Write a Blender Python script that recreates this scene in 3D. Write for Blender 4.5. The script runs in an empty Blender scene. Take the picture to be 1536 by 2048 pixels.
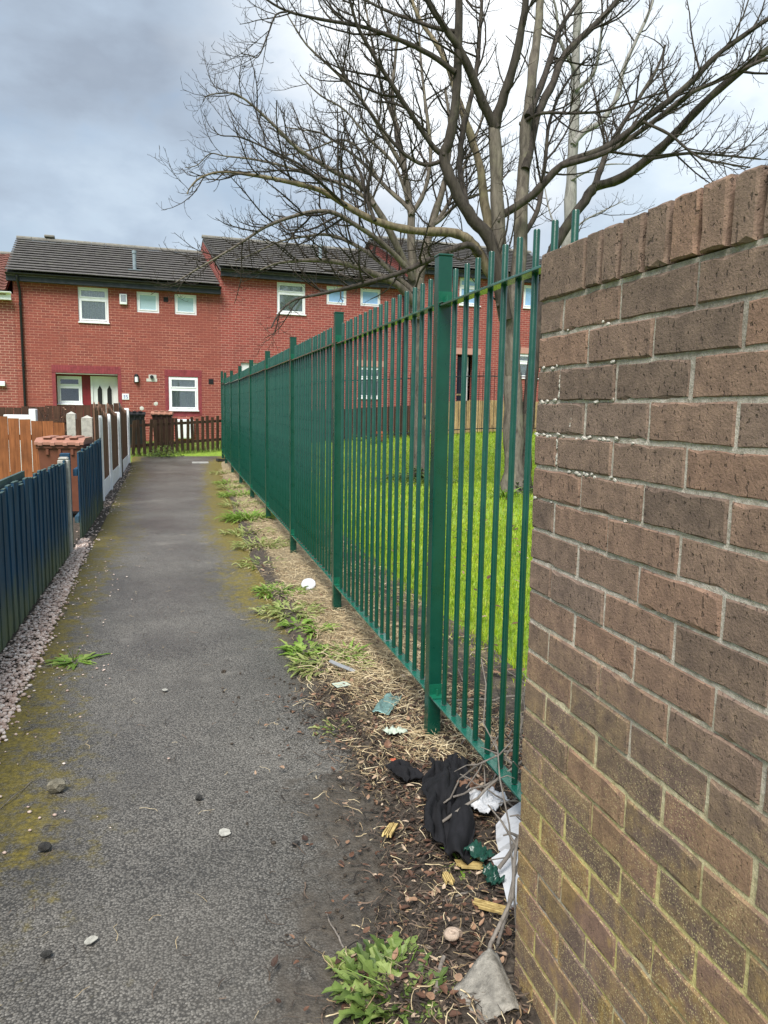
import bpy, math, random
import numpy as np
from mathutils import Matrix, Vector, noise as mnoise

scene = bpy.context.scene
COL = scene.collection
R = math.radians

# ---------------------------------------------------------------- camera
EYE = Vector((0.0, 0.0, 1.5))
YAW, PITCH, ROLL = 0.26398, 0.13415, 0.01557
fw = Vector((math.sin(YAW)*math.cos(PITCH), math.cos(YAW)*math.cos(PITCH), -math.sin(PITCH)))
rt = Vector((math.cos(YAW), -math.sin(YAW), 0))
up = rt.cross(fw)
r2 = math.cos(ROLL)*rt + math.sin(ROLL)*up
u2 = -math.sin(ROLL)*rt + math.cos(ROLL)*up
cam_data = bpy.data.cameras.new('camera')
cam = bpy.data.objects.new('camera', cam_data)
COL.objects.link(cam)
m = Matrix.Identity(4)
for i in range(3):
    m[i][0] = r2[i]; m[i][1] = u2[i]; m[i][2] = -fw[i]; m[i][3] = EYE[i]
cam.matrix_world = m
cam_data.sensor_fit = 'HORIZONTAL'
cam_data.sensor_width = 36.0
cam_data.lens = 36.0*1529.18/1536.0
cam_data.clip_start = 0.05
cam_data.clip_end = 600
scene.camera = cam

# ---------------------------------------------------------------- light
SUN_AZ, SUN_EL = R(-148), R(55)          # azimuth from +Y, clockwise positive
sun_dir = Vector((math.sin(SUN_AZ)*math.cos(SUN_EL), math.cos(SUN_AZ)*math.cos(SUN_EL), math.sin(SUN_EL)))
sl = bpy.data.lights.new('sun', 'SUN')
sl.energy = 3.5
sl.angle = R(30)
sl.color = (1.0, 0.96, 0.9)
so = bpy.data.objects.new('sun', sl)
COL.objects.link(so)
so.rotation_euler = sun_dir.to_track_quat('Z', 'Y').to_euler()
so.location = (-10, -5, 20)

scene.view_settings.view_transform = 'Standard'
scene.view_settings.look = 'None'
scene.view_settings.exposure = 0.80
scene.view_settings.gamma = 1.0
scene.view_settings.use_curve_mapping = False


class NG:
    """small node helper"""
    def __init__(self, nt):
        self.nt = nt
    def n(self, t, ins=None, **props):
        nd = self.nt.nodes.new(t)
        for k, v in props.items():
            setattr(nd, k, v)
        for k, v in (ins or {}).items():
            self.put(nd.inputs[k], v)
        return nd
    def put(self, sock, v):
        if isinstance(v, bpy.types.NodeSocket):
            self.nt.links.new(v, sock)
        elif isinstance(v, tuple) and len(v) == 3 and sock.type == 'RGBA':
            sock.default_value = (*v, 1)
        else:
            sock.default_value = v
    def math(self, op, a, b=0.0, c=None, clamp=False):
        nd = self.n('ShaderNodeMath', operation=op, use_clamp=clamp)
        self.put(nd.inputs[0], a); self.put(nd.inputs[1], b)
        if c is not None: self.put(nd.inputs[2], c)
        return nd.outputs[0]
    def mul(self, a, b): return self.math('MULTIPLY', a, b)
    def add(self, a, b): return self.math('ADD', a, b)
    def sub(self, a, b): return self.math('SUBTRACT', a, b)
    def rng(self, v, a, b, c=0.0, d=1.0):
        nd = self.n('ShaderNodeMapRange', {0: v, 1: a, 2: b, 3: c, 4: d}, interpolation_type='SMOOTHSTEP')
        return nd.outputs[0]
    def mix(self, f, a, b, mode='MIX'):
        nd = self.n('ShaderNodeMix', data_type='RGBA', blend_type=mode)
        self.put(nd.inputs[0], f); self.put(nd.inputs[6], a); self.put(nd.inputs[7], b)
        return nd.outputs[2]
    def noise(self, vec, scale, detail=4.0, rough=0.55, dist=0.0):
        nd = self.n('ShaderNodeTexNoise', {'Scale': scale, 'Detail': detail, 'Roughness': rough, 'Distortion': dist})
        if vec is not None: self.put(nd.inputs['Vector'], vec)
        return nd.outputs[0]
    def voro(self, vec, scale, feature='F1'):
        nd = self.n('ShaderNodeTexVoronoi', {'Scale': scale}, feature=feature)
        if vec is not None: self.put(nd.inputs['Vector'], vec)
        return nd
    def ramp(self, f, stops):
        nd = self.n('ShaderNodeValToRGB', {0: f})
        el = nd.color_ramp.elements
        while len(el) < len(stops): el.new(0.5)
        for e, (p, c) in zip(el, stops):
            e.position = p; e.color = (*c, 1)
        return nd.outputs[0]
    def scalev(self, vec, s):
        nd = self.n('ShaderNodeMapping', {'Vector': vec, 'Scale': s})
        return nd.outputs[0]
    def bump(self, h, strength=0.5, dist=0.01, normal=None):
        nd = self.n('ShaderNodeBump', {'Height': h, 'Strength': strength, 'Distance': dist})
        if normal is not None: self.put(nd.inputs['Normal'], normal)
        return nd.outputs[0]
    def sep(self, v):
        return self.n('ShaderNodeSeparateXYZ', {0: v}).outputs
    def pos(self): return self.n('ShaderNodeNewGeometry').outputs['Position']
    def island(self): return self.n('ShaderNodeNewGeometry').outputs['Random Per Island']
    def uv(self): return self.n('ShaderNodeTexCoord').outputs['UV']
    def obj(self): return self.n('ShaderNodeTexCoord').outputs['Object']
    def rand(self): return self.n('ShaderNodeObjectInfo').outputs['Random']
    def attr(self, name): return self.n('ShaderNodeAttribute', attribute_name=name).outputs['Fac']


# world: hazy blue sky behind a broken layer of grey cloud, thin and bright towards the light
world = bpy.data.worlds.new('World')
scene.world = world
world.use_nodes = True
wt = world.node_tree
wt.nodes.clear()
W = NG(wt)
d = W.n('ShaderNodeTexCoord').outputs['Generated']
sky = W.n('ShaderNodeTexSky', sky_type='NISHITA', sun_disc=False, sun_elevation=SUN_EL,
          sun_rotation=SUN_AZ, air_density=1.2, dust_density=2.0)
dz = W.sep(d)[2]
den = W.math('MAXIMUM', W.add(dz, 0.22), 0.06)
cp = W.n('ShaderNodeVectorMath', operation='DIVIDE')
wt.links.new(d, cp.inputs[0])
cmb = W.n('ShaderNodeCombineXYZ', {0: den, 1: den, 2: 1.0})
wt.links.new(cmb.outputs[0], cp.inputs[1])
cpv = cp.outputs[0]
n1 = W.noise(W.scalev(d, (1.0, 1.0, 1.9)), 2.3, 7.0, 0.5, 0.15)
n2 = W.noise(W.scalev(d, (1.0, 1.0, 1.7)), 7.5, 6.0, 0.55, 0.1)
cl = W.add(W.mul(n1, 0.75), W.mul(n2, 0.25))
cloud = W.ramp(cl, [(0.28, (7.8, 8.4, 9.0)), (0.42, (5.2, 6.1, 7.0)), (0.51, (3.8, 4.6, 5.6)), (0.62, (2.75, 3.25, 4.0)), (0.76, (3.6, 4.2, 5.0))])
# thin bright patch of the cloud layer
gd = Vector((math.sin(R(24))*math.cos(R(29)), math.cos(R(24))*math.cos(R(29)), math.sin(R(29))))
dp = W.n('ShaderNodeVectorMath', operation='DOT_PRODUCT')
wt.links.new(d, dp.inputs[0]); dp.inputs[1].default_value = gd
gl = W.rng(W.add(dp.outputs['Value'], W.mul(W.sub(n1, 0.5), 0.16)), 0.935, 1.01)
cloud2 = W.mix(gl, cloud, (9.6, 9.9, 10.1))
cover = W.rng(n2, 0.30, 0.50, 0.62, 0.97)
skycol = W.mix(cover, sky.outputs[0], cloud2)
bg = W.n('ShaderNodeBackground', {'Color': skycol, 'Strength': 0.08})
ow = W.n('ShaderNodeOutputWorld')
wt.links.new(bg.outputs[0], ow.inputs[0])

# ---------------------------------------------------------------- materials
MATS = {}
def newmat(name):
    mt = bpy.data.materials.new(name)
    mt.use_nodes = True
    g = NG(mt.node_tree)
    b = mt.node_tree.nodes['Principled BSDF']
    MATS[name] = mt
    return g, b

def simple(name, col, rough=0.6, var=0.25, nscale=12.0, bump=0.15, metallic=0.0, spec=0.4, per_obj=0.0, dirt_or_sheen=None, coat=0.0, bscale=None):
    """plain coloured surface with blotches, optional grime or painted sheen and fine relief"""
    g, b = newmat(name)
    p = g.obj()
    n = g.noise(p, nscale, 5.0, 0.6)
    dark = tuple(c*(1-var) for c in col); lite = tuple(min(1, c*(1+var)) for c in col)
    c = g.ramp(n, [(0.3, dark), (0.7, lite)])
    if per_obj:
        f = g.add(1-per_obj, g.mul(g.rand(), 2*per_obj))
        c = g.mix(1.0, c, g.n('ShaderNodeCombineColor', {0: f, 1: f, 2: f}).outputs[0], 'MULTIPLY')
    if dirt_or_sheen:
        dm = g.rng(g.noise(p, nscale*0.6, 6.0, 0.65), 0.5, 0.72)
        c = g.mix(g.mul(dm, dirt_or_sheen[1]), c, dirt_or_sheen[0])
    g.put(b.inputs['Base Color'], c)
    g.put(b.inputs['Roughness'], g.rng(n, 0.2, 0.8, rough-0.08, min(1, rough+0.08)))
    b.inputs['Metallic'].default_value = metallic
    b.inputs['Specular IOR Level'].default_value = spec
    b.inputs['Coat Weight'].default_value = coat
    if bump:
        g.put(b.inputs['Normal'], g.bump(g.noise(p, bscale or nscale*6, 4.0, 0.6), bump, 0.01))
    return MATS[name]

# asphalt of the footpath
g, b = newmat('asphalt')
p = g.pos()
v1 = g.voro(p, 150.0); v2 = g.voro(p, 330.0)
cr = g.n('ShaderNodeSeparateColor', {0: v1.outputs['Color']}).outputs[0]
cr2 = g.n('ShaderNodeSeparateColor', {0: v2.outputs['Color']}).outputs[1]
big = g.noise(p, 0.9, 5.0, 0.6)
agg = g.add(g.mul(cr, 0.65), g.mul(cr2, 0.35))
c = g.ramp(agg, [(0.15, (0.078, 0.072, 0.063)), (0.5, (0.150, 0.141, 0.126)), (0.78, (0.180, 0.170, 0.153)), (0.93, (0.26, 0.246, 0.222))])
c = g.mix(g.mul(g.rng(v1.outputs['Distance'], 0.36, 0.72), 0.9), c, (0.036, 0.033, 0.029))
wear = g.noise(p, 1.9, 6.0, 0.7)
c = g.mix(g.mul(g.rng(wear, 0.58, 0.70), 0.4), c, (0.21, 0.197, 0.175))
damp = g.rng(g.noise(p, 0.7, 5.0, 0.6, 0.4), 0.50, 0.60)
c = g.mix(g.mul(damp, 0.35), c, (0.062, 0.057, 0.05))
crk = g.n('ShaderNodeTexVoronoi', {'Vector': g.n('ShaderNodeVectorMath', {0: p, 1: g.n('ShaderNodeVectorMath', {0: g.n('ShaderNodeTexNoise', {'Vector': p, 'Scale': 3.0, 'Detail': 5.0}).outputs['Color'], 1: (0.5, 0.5, 0.0)}, operation='MULTIPLY').outputs[0]}, operation='ADD').outputs[0], 'Scale': 0.55}, feature='DISTANCE_TO_EDGE')
crm = g.mul(g.rng(crk.outputs['Distance'], 0.006, 0.002), g.rng(g.noise(p, 0.9, 3.0), 0.48, 0.56))
c = g.mix(g.mul(crm, 0.25), c, (0.03, 0.028, 0.025))
c = g.mix(1.0, c, g.ramp(big, [(0.3, (0.62, 0.62, 0.62)), (0.7, (1.32, 1.31, 1.29))]), 'MULTIPLY')
mid = g.noise(p, 7.0, 6.0, 0.65)
soil = g.rng(g.add(g.attr('soil'), g.mul(g.sub(mid, 0.5), 1.1)), 0.38, 0.75)
c = g.mix(g.mul(soil, 0.88), c, g.ramp(g.noise(p, 40.0, 5.0, 0.7), [(0.3, (0.03, 0.024, 0.018)), (0.7, (0.10, 0.084, 0.066))]))
mn = g.noise(p, 16.0, 8.0, 0.75)
moss = g.rng(g.add(g.attr('moss'), g.mul(g.sub(g.add(g.mul(mid, 0.45), g.mul(mn, 0.55)), 0.5), 2.4)), 0.36, 0.80)
mosscol = g.ramp(g.noise(p, 60.0, 4.0, 0.7), [(0.3, (0.05, 0.042, 0.006)), (0.55, (0.16, 0.125, 0.014)), (0.75, (0.28, 0.22, 0.03))])
c = g.mix(g.mul(moss, 0.85), c, mosscol)
g.put(b.inputs['Base Color'], c)
g.put(b.inputs['Roughness'], g.add(g.rng(big, 0.35, 0.65, 0.34, 0.50), g.mul(moss, 0.3)))
b.inputs['Specular IOR Level'].default_value = 0.45
hgt = g.add(g.mul(crm, -0.4), g.mul(v1.outputs['Distance'], -0.7))
hgt = g.add(hgt, g.add(g.mul(g.noise(p, 55.0, 4.0, 0.6), 0.5), g.mul(moss, g.mul(mn, 1.0))))
g.put(b.inputs['Normal'], g.bump(hgt, 0.5, 0.005))

# bare soil of the verge
g, b = newmat('soil')
p = g.pos()
n1_ = g.noise(p, 3.0, 6.0, 0.65); n2_ = g.noise(p, 38.0, 6.0, 0.7)
c = g.ramp(n2_, [(0.28, (0.016, 0.012, 0.009)), (0.5, (0.055, 0.042, 0.031)), (0.74, (0.15, 0.122, 0.095))])
st = g.rng(g.add(g.attr('straw'), g.mul(g.sub(n1_, 0.5), 1.3)), 0.4, 0.8)
c = g.mix(g.mul(st, 0.8), c, g.ramp(g.noise(g.scalev(p, (70, 40, 70)), 1.0, 4.0, 0.7), [(0.3, (0.08, 0.058, 0.034)), (0.62, (0.42, 0.33, 0.19))]))
g.put(b.inputs['Base Color'], c)
b.inputs['Roughness'].default_value = 0.9
g.put(b.inputs['Normal'], g.bump(n2_, 0.9, 0.02))

g, b = newmat('lawn_earth')
p = g.pos()
c = g.ramp(g.noise(p, 9.0, 6.0, 0.7), [(0.3, (0.09, 0.12, 0.012)), (0.55, (0.20, 0.32, 0.025)), (0.75, (0.30, 0.42, 0.04))])
g.put(b.inputs['Base Color'], c); b.inputs['Roughness'].default_value = 0.9
g.put(b.inputs['Normal'], g.bump(g.noise(p, 60.0, 5.0, 0.7), 0.8, 0.02))

def leafmat(name, stops, rough=0.55, trans=0.35, tint=True):
    g, b = newmat(name)
    c = g.ramp(g.island(), stops)
    if tint: c = g.mix(0.25, c, g.ramp(g.noise(g.pos(), 30.0, 3.0), [(0.3, (0.02, 0.03, 0.005)), (0.7, (0.35, 0.4, 0.12))]))
    else: c = g.mix(0.5, c, g.mix(1.0, c, g.ramp(g.noise(g.pos(), 60.0, 3.0), [(0.3, (0.35, 0.33, 0.3)), (0.7, (1.5, 1.45, 1.4))]), 'MULTIPLY'))
    if name == 'grass':
        big = g.noise(g.pos(), 0.8, 5.0, 0.65)
        c = g.mix(1.0, c, g.ramp(big, [(0.3, (0.62, 0.66, 0.6)), (0.5, (1.0, 1.0, 1.0)), (0.7, (1.25, 1.08, 0.9))]), 'MULTIPLY')
    g.put(b.inputs['Base Color'], c)
    b.inputs['Roughness'].default_value = rough
    tr = g.n('ShaderNodeBsdfTranslucent', {'Color': c})
    mx = g.n('ShaderNodeMixShader', {0: trans})
    out = g.nt.nodes['Material Output']
    g.nt.links.new(b.outputs[0], mx.inputs[1]); g.nt.links.new(tr.outputs[0], mx.inputs[2])
    g.nt.links.new(mx.outputs[0], out.inputs[0])
leafmat('grass', [(0.0, (0.21, 0.37, 0.012)), (0.5, (0.42, 0.63, 0.022)), (0.85, (0.55, 0.70, 0.04)), (1.0, (0.58, 0.55, 0.14))], 0.5, 0.45)
leafmat('weed', [(0.0, (0.09, 0.20, 0.02)), (0.6, (0.22, 0.40, 0.045)), (1.0, (0.38, 0.48, 0.13))])
leafmat('weed_pale', [(0.0, (0.20, 0.28, 0.06)), (0.6, (0.36, 0.42, 0.14)), (1.0, (0.52, 0.50, 0.24))])
leafmat('weed_dark', [(0.0, (0.045, 0.10, 0.018)), (0.5, (0.13, 0.23, 0.04)), (1.0, (0.33, 0.42, 0.13))])
leafmat('grass_dull', [(0.0, (0.10, 0.18, 0.02)), (0.5, (0.20, 0.31, 0.04)), (1.0, (0.36, 0.40, 0.12))])
leafmat('straw', [(0.0, (0.22, 0.15, 0.08)), (0.5, (0.48, 0.38, 0.22)), (1.0, (0.70, 0.60, 0.40))], 0.7, 0.15, False)
leafmat('dead_leaf', [(0.0, (0.04, 0.020, 0.013)), (0.5, (0.13, 0.062, 0.036)), (0.85, (0.30, 0.18, 0.11)), (1.0, (0.50, 0.40, 0.30))], 0.7, 0.1, False)
leafmat('debris', [(0.0, (0.012, 0.009, 0.007)), (0.6, (0.05, 0.036, 0.026)), (1.0, (0.16, 0.115, 0.085))], 0.85, 0.0, False)
leafmat('ivy', [(0.0, (0.012, 0.04, 0.01)), (0.6, (0.03, 0.085, 0.018)), (1.0, (0.09, 0.15, 0.03))], 0.4, 0.15)

# pebbles
g, b = newmat('pebble')
c = g.ramp(g.island(), [(0.0, (0.38, 0.25, 0.20)), (0.35, (0.60, 0.45, 0.37)), (0.7, (0.77, 0.62, 0.54)), (0.93, (0.84, 0.74, 0.67)), (1.0, (0.22, 0.13, 0.10))])
c = g.mix(0.25, c, g.ramp(g.noise(g.pos(), 90.0, 4.0), [(0.3, (0.2, 0.15, 0.13)), (0.7, (0.7, 0.62, 0.57))]))
g.put(b.inputs['Base Color'], c); b.inputs['Roughness'].default_value = 0.75

# near boundary wall: rough brown drag-faced brick, algae and lichen towards the ground
g, b = newmat('wall_brick')
p = g.pos(); rnd = g.rand()
z = g.sep(p)[2]
nA = g.noise(p, 26.0, 6.0, 0.7); nB = g.noise(p, 190.0, 4.0, 0.7); nC = g.noise(p, 5.0, 5.0, 0.6)
base = g.ramp(rnd, [(0.0, (0.165, 0.120, 0.098)), (0.4, (0.222, 0.156, 0.124)), (0.75, (0.252, 0.160, 0.120)), (1.0, (0.198, 0.148, 0.124))])
c = g.mix(1.0, base, g.ramp(nA, [(0.25, (0.60, 0.60, 0.61)), (0.55, (1.05, 1.03, 1.0)), (0.78, (1.55, 1.5, 1.42))]), 'MULTIPLY')
low = g.rng(g.add(z, g.mul(g.sub(nC, 0.5), 0.8)), 1.2, 0.3)
alg = g.mul(g.mul(low, g.rng(g.add(g.mul(nC, 0.6), g.mul(nA, 0.4)), 0.40, 0.56)), g.add(0.35, g.mul(g.math('FRACT', g.mul(rnd, 7.3)), 0.75)))
c = g.mix(g.mul(alg, 0.75), c, g.ramp(nA, [(0.3, (0.15, 0.105, 0.038)), (0.7, (0.42, 0.29, 0.085))]))
spk = g.voro(p, 330.0)
sc = g.n('ShaderNodeSeparateColor', {0: spk.outputs['Color']}).outputs[0]
sp = g.mul(g.rng(sc, 0.74, 0.86), g.mul(g.rng(spk.outputs['Distance'], 0.55, 0.35), g.rng(g.add(low, g.mul(g.sub(nA, 0.5), 0.9)), 0.05, 0.9)))
c = g.mix(g.mul(sp, 0.85), c, (0.55, 0.46, 0.24))
pm = g.rng(g.noise(g.scalev(p, (1, 1, 0.62)), 120.0, 2.0, 0.5), 0.62, 0.69)
pm = g.mul(pm, g.rng(z, 0.7, 1.4, 0.4, 1.0))
c = g.mix(g.mul(pm, 0.6), c, (0.035, 0.028, 0.024))
g.put(b.inputs['Base Color'], c)
b.inputs['Roughness'].default_value = 0.92
b.inputs['Specular IOR Level'].default_value = 0.2
hh = g.add(g.mul(nA, 0.45), g.add(g.mul(nB, 0.7), g.mul(pm, -0.8)))
g.put(b.inputs['Normal'], g.bump(hh, 0.75, 0.006))

g, b = newmat('wall_mortar')
p = g.pos(); z = g.sep(p)[2]
nA = g.noise(p, 60.0, 6.0, 0.7); nC = g.noise(p, 4.5, 4.0, 0.6)
c = g.ramp(nA, [(0.25, (0.26, 0.225, 0.19)), (0.5, (0.50, 0.445, 0.385)), (0.75, (0.68, 0.62, 0.56))])
ly = g.mul(g.rng(z, 1.15, 0.45), g.rng(nC, 0.34, 0.52))
c = g.mix(g.mul(ly, 0.9), c, g.ramp(nA, [(0.3, (0.42, 0.35, 0.09)), (0.7, (0.74, 0.65, 0.22))]))
hi = g.mul(g.rng(z, 1.45, 1.7), g.rng(nC, 0.3, 0.6))
c = g.mix(g.mul(hi, 0.6), c, (0.09, 0.075, 0.06))
g.put(b.inputs['Base Color'], c); b.inputs['Roughness'].default_value = 0.95
g.put(b.inputs['Normal'], g.bump(nA, 1.0, 0.01))
simple('lime', (0.50, 0.47, 0.42), 0.9, 0.15, 40.0, 0.5)

def house_brick(name, c1, c2, mort, patch=0.35, vert=False):
    g, b = newmat(name)
    uv = g.uv()
    if vert:
        uv = g.n('ShaderNodeMapping', {'Vector': uv, 'Rotation': (0, 0, R(90))}).outputs[0]
    bt = g.n('ShaderNodeTexBrick', {'Vector': uv, 'Color1': c1, 'Color2': c2, 'Mortar': mort, 'Scale': 1.0,
             'Mortar Size': 0.006, 'Mortar Smooth': 0.25, 'Bias': 0.0, 'Brick Width': 0.225, 'Row Height': 0.075})
    n = g.noise(uv, 1.1, 5.0, 0.6); nf = g.noise(uv, 30.0, 4.0, 0.6)
    c = g.mix(1.0, bt.outputs['Color'], g.ramp(nf, [(0.3, (0.75, 0.75, 0.75)), (0.7, (1.25, 1.22, 1.2))]), 'MULTIPLY')
    # colourwash that has crept over the joints in places
    wash = g.mul(g.rng(n, 0.42, 0.62), patch)
    c = g.mix(wash, c, tuple(0.55*x+0.45*y for x, y in zip(c1, c2)))
    st = g.rng(g.noise(g.scalev(uv, (2.2, 0.5, 1)), 1.0, 4.0, 0.6), 0.56, 0.78)
    c = g.mix(g.mul(st, 0.35), c, (0.10, 0.045, 0.038))
    g.put(b.inputs['Base Color'], c)
    b.inputs['Roughness'].default_value = 0.85
    b.inputs['Specular IOR Level'].default_value = 0.25
    g.put(b.inputs['Normal'], g.bump(g.add(g.mul(bt.outputs['Fac'], -1.0), g.mul(nf, 0.3)), 0.55, 0.012))
house_brick('red_brick', (0.300, 0.082, 0.062), (0.215, 0.060, 0.050), (0.52, 0.26, 0.20), 0.55)
house_brick('red_brick_right', (0.310, 0.076, 0.062), (0.225, 0.058, 0.05), (0.50, 0.28, 0.23), 0.2)
house_brick('red_brick_left', (0.29, 0.085, 0.068), (0.21, 0.062, 0.052), (0.58, 0.34, 0.27), 0.15)
simple('red_paint', (0.24, 0.042, 0.050), 0.6, 0.25, 8.0, 0.3)
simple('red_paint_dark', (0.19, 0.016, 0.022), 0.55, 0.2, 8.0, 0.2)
simple('roof_tile', (0.100, 0.092, 0.087), 0.8, 0.3, 7.0, 0.4, dirt_or_sheen=((0.17, 0.165, 0.13), 0.5))
simple('roof_tile_red', (0.15, 0.060, 0.045), 0.8, 0.35, 7.0, 0.4)
simple('ridge_tile', (0.19, 0.18, 0.155), 0.85, 0.3, 9.0, 0.4)
simple('black_plastic', (0.012, 0.013, 0.015), 0.4, 0.2, 10.0, 0.05)
simple('fascia_black', (0.022, 0.026, 0.034), 0.55, 0.35, 6.0, 0.2, dirt_or_sheen=((0.09, 0.10, 0.11), 0.5))
simple('white_upvc', (0.85, 0.87, 0.89), 0.35, 0.05, 6.0, 0.03)
simple('white_door', (0.74, 0.76, 0.76), 0.4, 0.05, 6.0, 0.03)
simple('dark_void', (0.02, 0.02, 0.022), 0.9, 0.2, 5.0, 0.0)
simple('net_curtain', (0.86, 0.87, 0.86), 0.85, 0.12, 18.0, 0.2)
simple('lace_curtain', (0.80, 0.80, 0.82), 0.9, 0.3, 26.0, 0.4)
simple('cream_soffit', (0.55, 0.55, 0.50), 0.6, 0.1, 6.0, 0.05)
simple('lead_grey', (0.22, 0.27, 0.30), 0.6, 0.2, 10.0, 0.1)
simple('navy_door', (0.008, 0.012, 0.035), 0.35, 0.2, 6.0, 0.03)
simple('brass', (0.75, 0.6, 0.3), 0.3, 0.1, 6.0, 0.0, metallic=1.0)
g, b = newmat('glass')
fr = g.n('ShaderNodeFresnel', {'IOR': 1.5})
tb = g.n('ShaderNodeBsdfTransparent', {'Color': (0.95, 0.97, 0.97)})
gb = g.n('ShaderNodeBsdfGlossy', {'Roughness': 0.02})
mx = g.n('ShaderNodeMixShader', {0: g.add(g.mul(fr.outputs[0], 1.0), 0.08)})
g.nt.links.new(tb.outputs[0], mx.inputs[1]); g.nt.links.new(gb.outputs[0], mx.inputs[2])
g.nt.links.new(mx.outputs[0], g.nt.nodes['Material Output'].inputs[0])
simple('obscure_glass', (0.44, 0.60, 0.66), 0.12, 0.08, 40.0, 0.15, spec=0.8)
simple('sky_reflect_glass', (0.30, 0.50, 0.78), 0.08, 0.1, 4.0, 0.03, spec=0.9)  # reflected sky painted into the pane as a blue base colour

# powder-coated green steel
g, b = newmat('green_steel')
p = g.obj(); n = g.noise(p, 9.0, 5.0, 0.6)
c = g.ramp(n, [(0.3, (0.0004, 0.042, 0.026)), (0.7, (0.0008, 0.062, 0.039))])
dm = g.rng(g.noise(g.pos(), 75.0, 4.0, 0.7), 0.68, 0.73)
c = g.mix(g.mul(dm, 0.35), c, (0.10, 0.16, 0.13))
g.put(b.inputs['Base Color'], c)
g.put(b.inputs['Roughness'], g.rng(n, 0.3, 0.7, 0.24, 0.38))
b.inputs['Specular IOR Level'].default_value = 0.55
b.inputs['Coat Weight'].default_value = 0.2
b.inputs['Coat Roughness'].default_value = 0.14
g.put(b.inputs['Normal'], g.bump(g.noise(p, 160.0, 3.0), 0.06, 0.002))
simple('green_rail_sheen', (0.006, 0.098, 0.066), 0.24, 0.25, 14.0, 0.05, spec=0.75, coat=0.5, dirt_or_sheen=((0.10, 0.22, 0.18), 0.5))  # paler than the posts: sky sheen painted into the chalky rail colour
simple('green_bright', (0.005, 0.10, 0.055), 0.3, 0.25, 14.0, 0.1, spec=0.5)
simple('galvanised', (0.45, 0.46, 0.46), 0.4, 0.1, 12.0, 0.05, metallic=0.9)

def wood(name, c1, c2, rough=0.75, algae=None, per_obj=0.15, knots=True):
    g, b = newmat(name)
    o = g.n('ShaderNodeObjectInfo')
    rv = o.outputs['Random']
    off = g.n('ShaderNodeCombineXYZ', {0: g.mul(rv, 37.0), 1: g.mul(rv, 11.0), 2: g.mul(rv, 23.0)})
    va = g.n('ShaderNodeVectorMath', {0: g.obj(), 1: off.outputs[0]}, operation='ADD').outputs[0]
    gr = g.noise(g.scalev(va, (38, 38, 2.2)), 1.0, 5.0, 0.6, 0.4)
    bl = g.noise(va, 3.5, 4.0, 0.6)
    c = g.ramp(gr, [(0.28, c1), (0.72, c2)])
    f = g.add(1-per_obj, g.mul(rv, 2*per_obj))
    c = g.mix(1.0, c, g.n('ShaderNodeCombineColor', {0: f, 1: f, 2: f}).outputs[0], 'MULTIPLY')
    c = g.mix(1.0, c, g.ramp(bl, [(0.3, (0.75, 0.75, 0.75)), (0.7, (1.2, 1.2, 1.2))]), 'MULTIPLY')
    if knots:
        kv = g.voro(g.scalev(va, (5, 5, 1.6)), 1.0)
        c = g.mix(g.mul(g.rng(kv.outputs['Distance'], 0.13, 0.05), 0.7), c, tuple(x*0.3 for x in c1))
    if algae:
        zz = g.sep(g.pos())[2]
        am = g.rng(g.add(zz, g.mul(g.sub(bl, 0.5), 0.55)), algae[0], 0.02)
        c = g.mix(g.mul(am, 0.75), c, g.ramp(gr, [(0.3, tuple(x*0.45 for x in algae[1])), (0.7, algae[1])]))
    g.put(b.inputs['Base Color'], c)
    b.inputs['Roughness'].default_value = rough
    b.inputs['Specular IOR Level'].default_value = 0.3
    g.put(b.inputs['Normal'], g.bump(gr, 0.35, 0.006))
wood('blue_board', (0.009, 0.040, 0.083), (0.022, 0.082, 0.155), 0.7, (0.50, (0.20, 0.23, 0.09)), 0.25, False)
wood('blue_board_top', (0.03, 0.07, 0.075), (0.10, 0.14, 0.13), 0.8, None, 0.2, False)
wood('orange_board', (0.17, 0.056, 0.020), (0.37, 0.135, 0.048), 0.7, None, 0.14)
wood('brown_board', (0.105, 0.052, 0.032), (0.20, 0.105, 0.066), 0.65, None, 0.12, False)
wood('dark_picket', (0.034, 0.018, 0.011), (0.085, 0.05, 0.032), 0.8, (0.5, (0.05, 0.055, 0.025)), 0.22, False)
wood('lap_board', (0.045, 0.022, 0.013), (0.10, 0.05, 0.03), 0.75, None, 0.15, False)
wood('tan_board', (0.34, 0.22, 0.10), (0.56, 0.40, 0.21), 0.7, None, 0.15)
wood('split_wood', (0.22, 0.14, 0.045), (0.60, 0.46, 0.19), 0.8, None, 0.15, False)
simple('concrete_post', (0.42, 0.41, 0.37), 0.9, 0.25, 14.0, 0.5, dirt_or_sheen=((0.16, 0.15, 0.12), 0.6))
simple('white_post', (0.84, 0.86, 0.88), 0.55, 0.08, 7.0, 0.08, dirt_or_sheen=((0.48, 0.47, 0.43), 0.4))
simple('black_board', (0.012, 0.012, 0.014), 0.5, 0.3, 7.0, 0.1)
simple('bin_brown', (0.17, 0.062, 0.036), 0.5, 0.12, 7.0, 0.08)
simple('bin_lid_brown', (0.34, 0.165, 0.115), 0.55, 0.15, 7.0, 0.08)
simple('bin_black', (0.014, 0.015, 0.017), 0.45, 0.15, 7.0, 0.06)
simple('bin_dark_red', (0.028, 0.010, 0.008), 0.5, 0.15, 7.0, 0.06)
simple('black_iron', (0.012, 0.012, 0.013), 0.5, 0.2, 10.0, 0.1)

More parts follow.
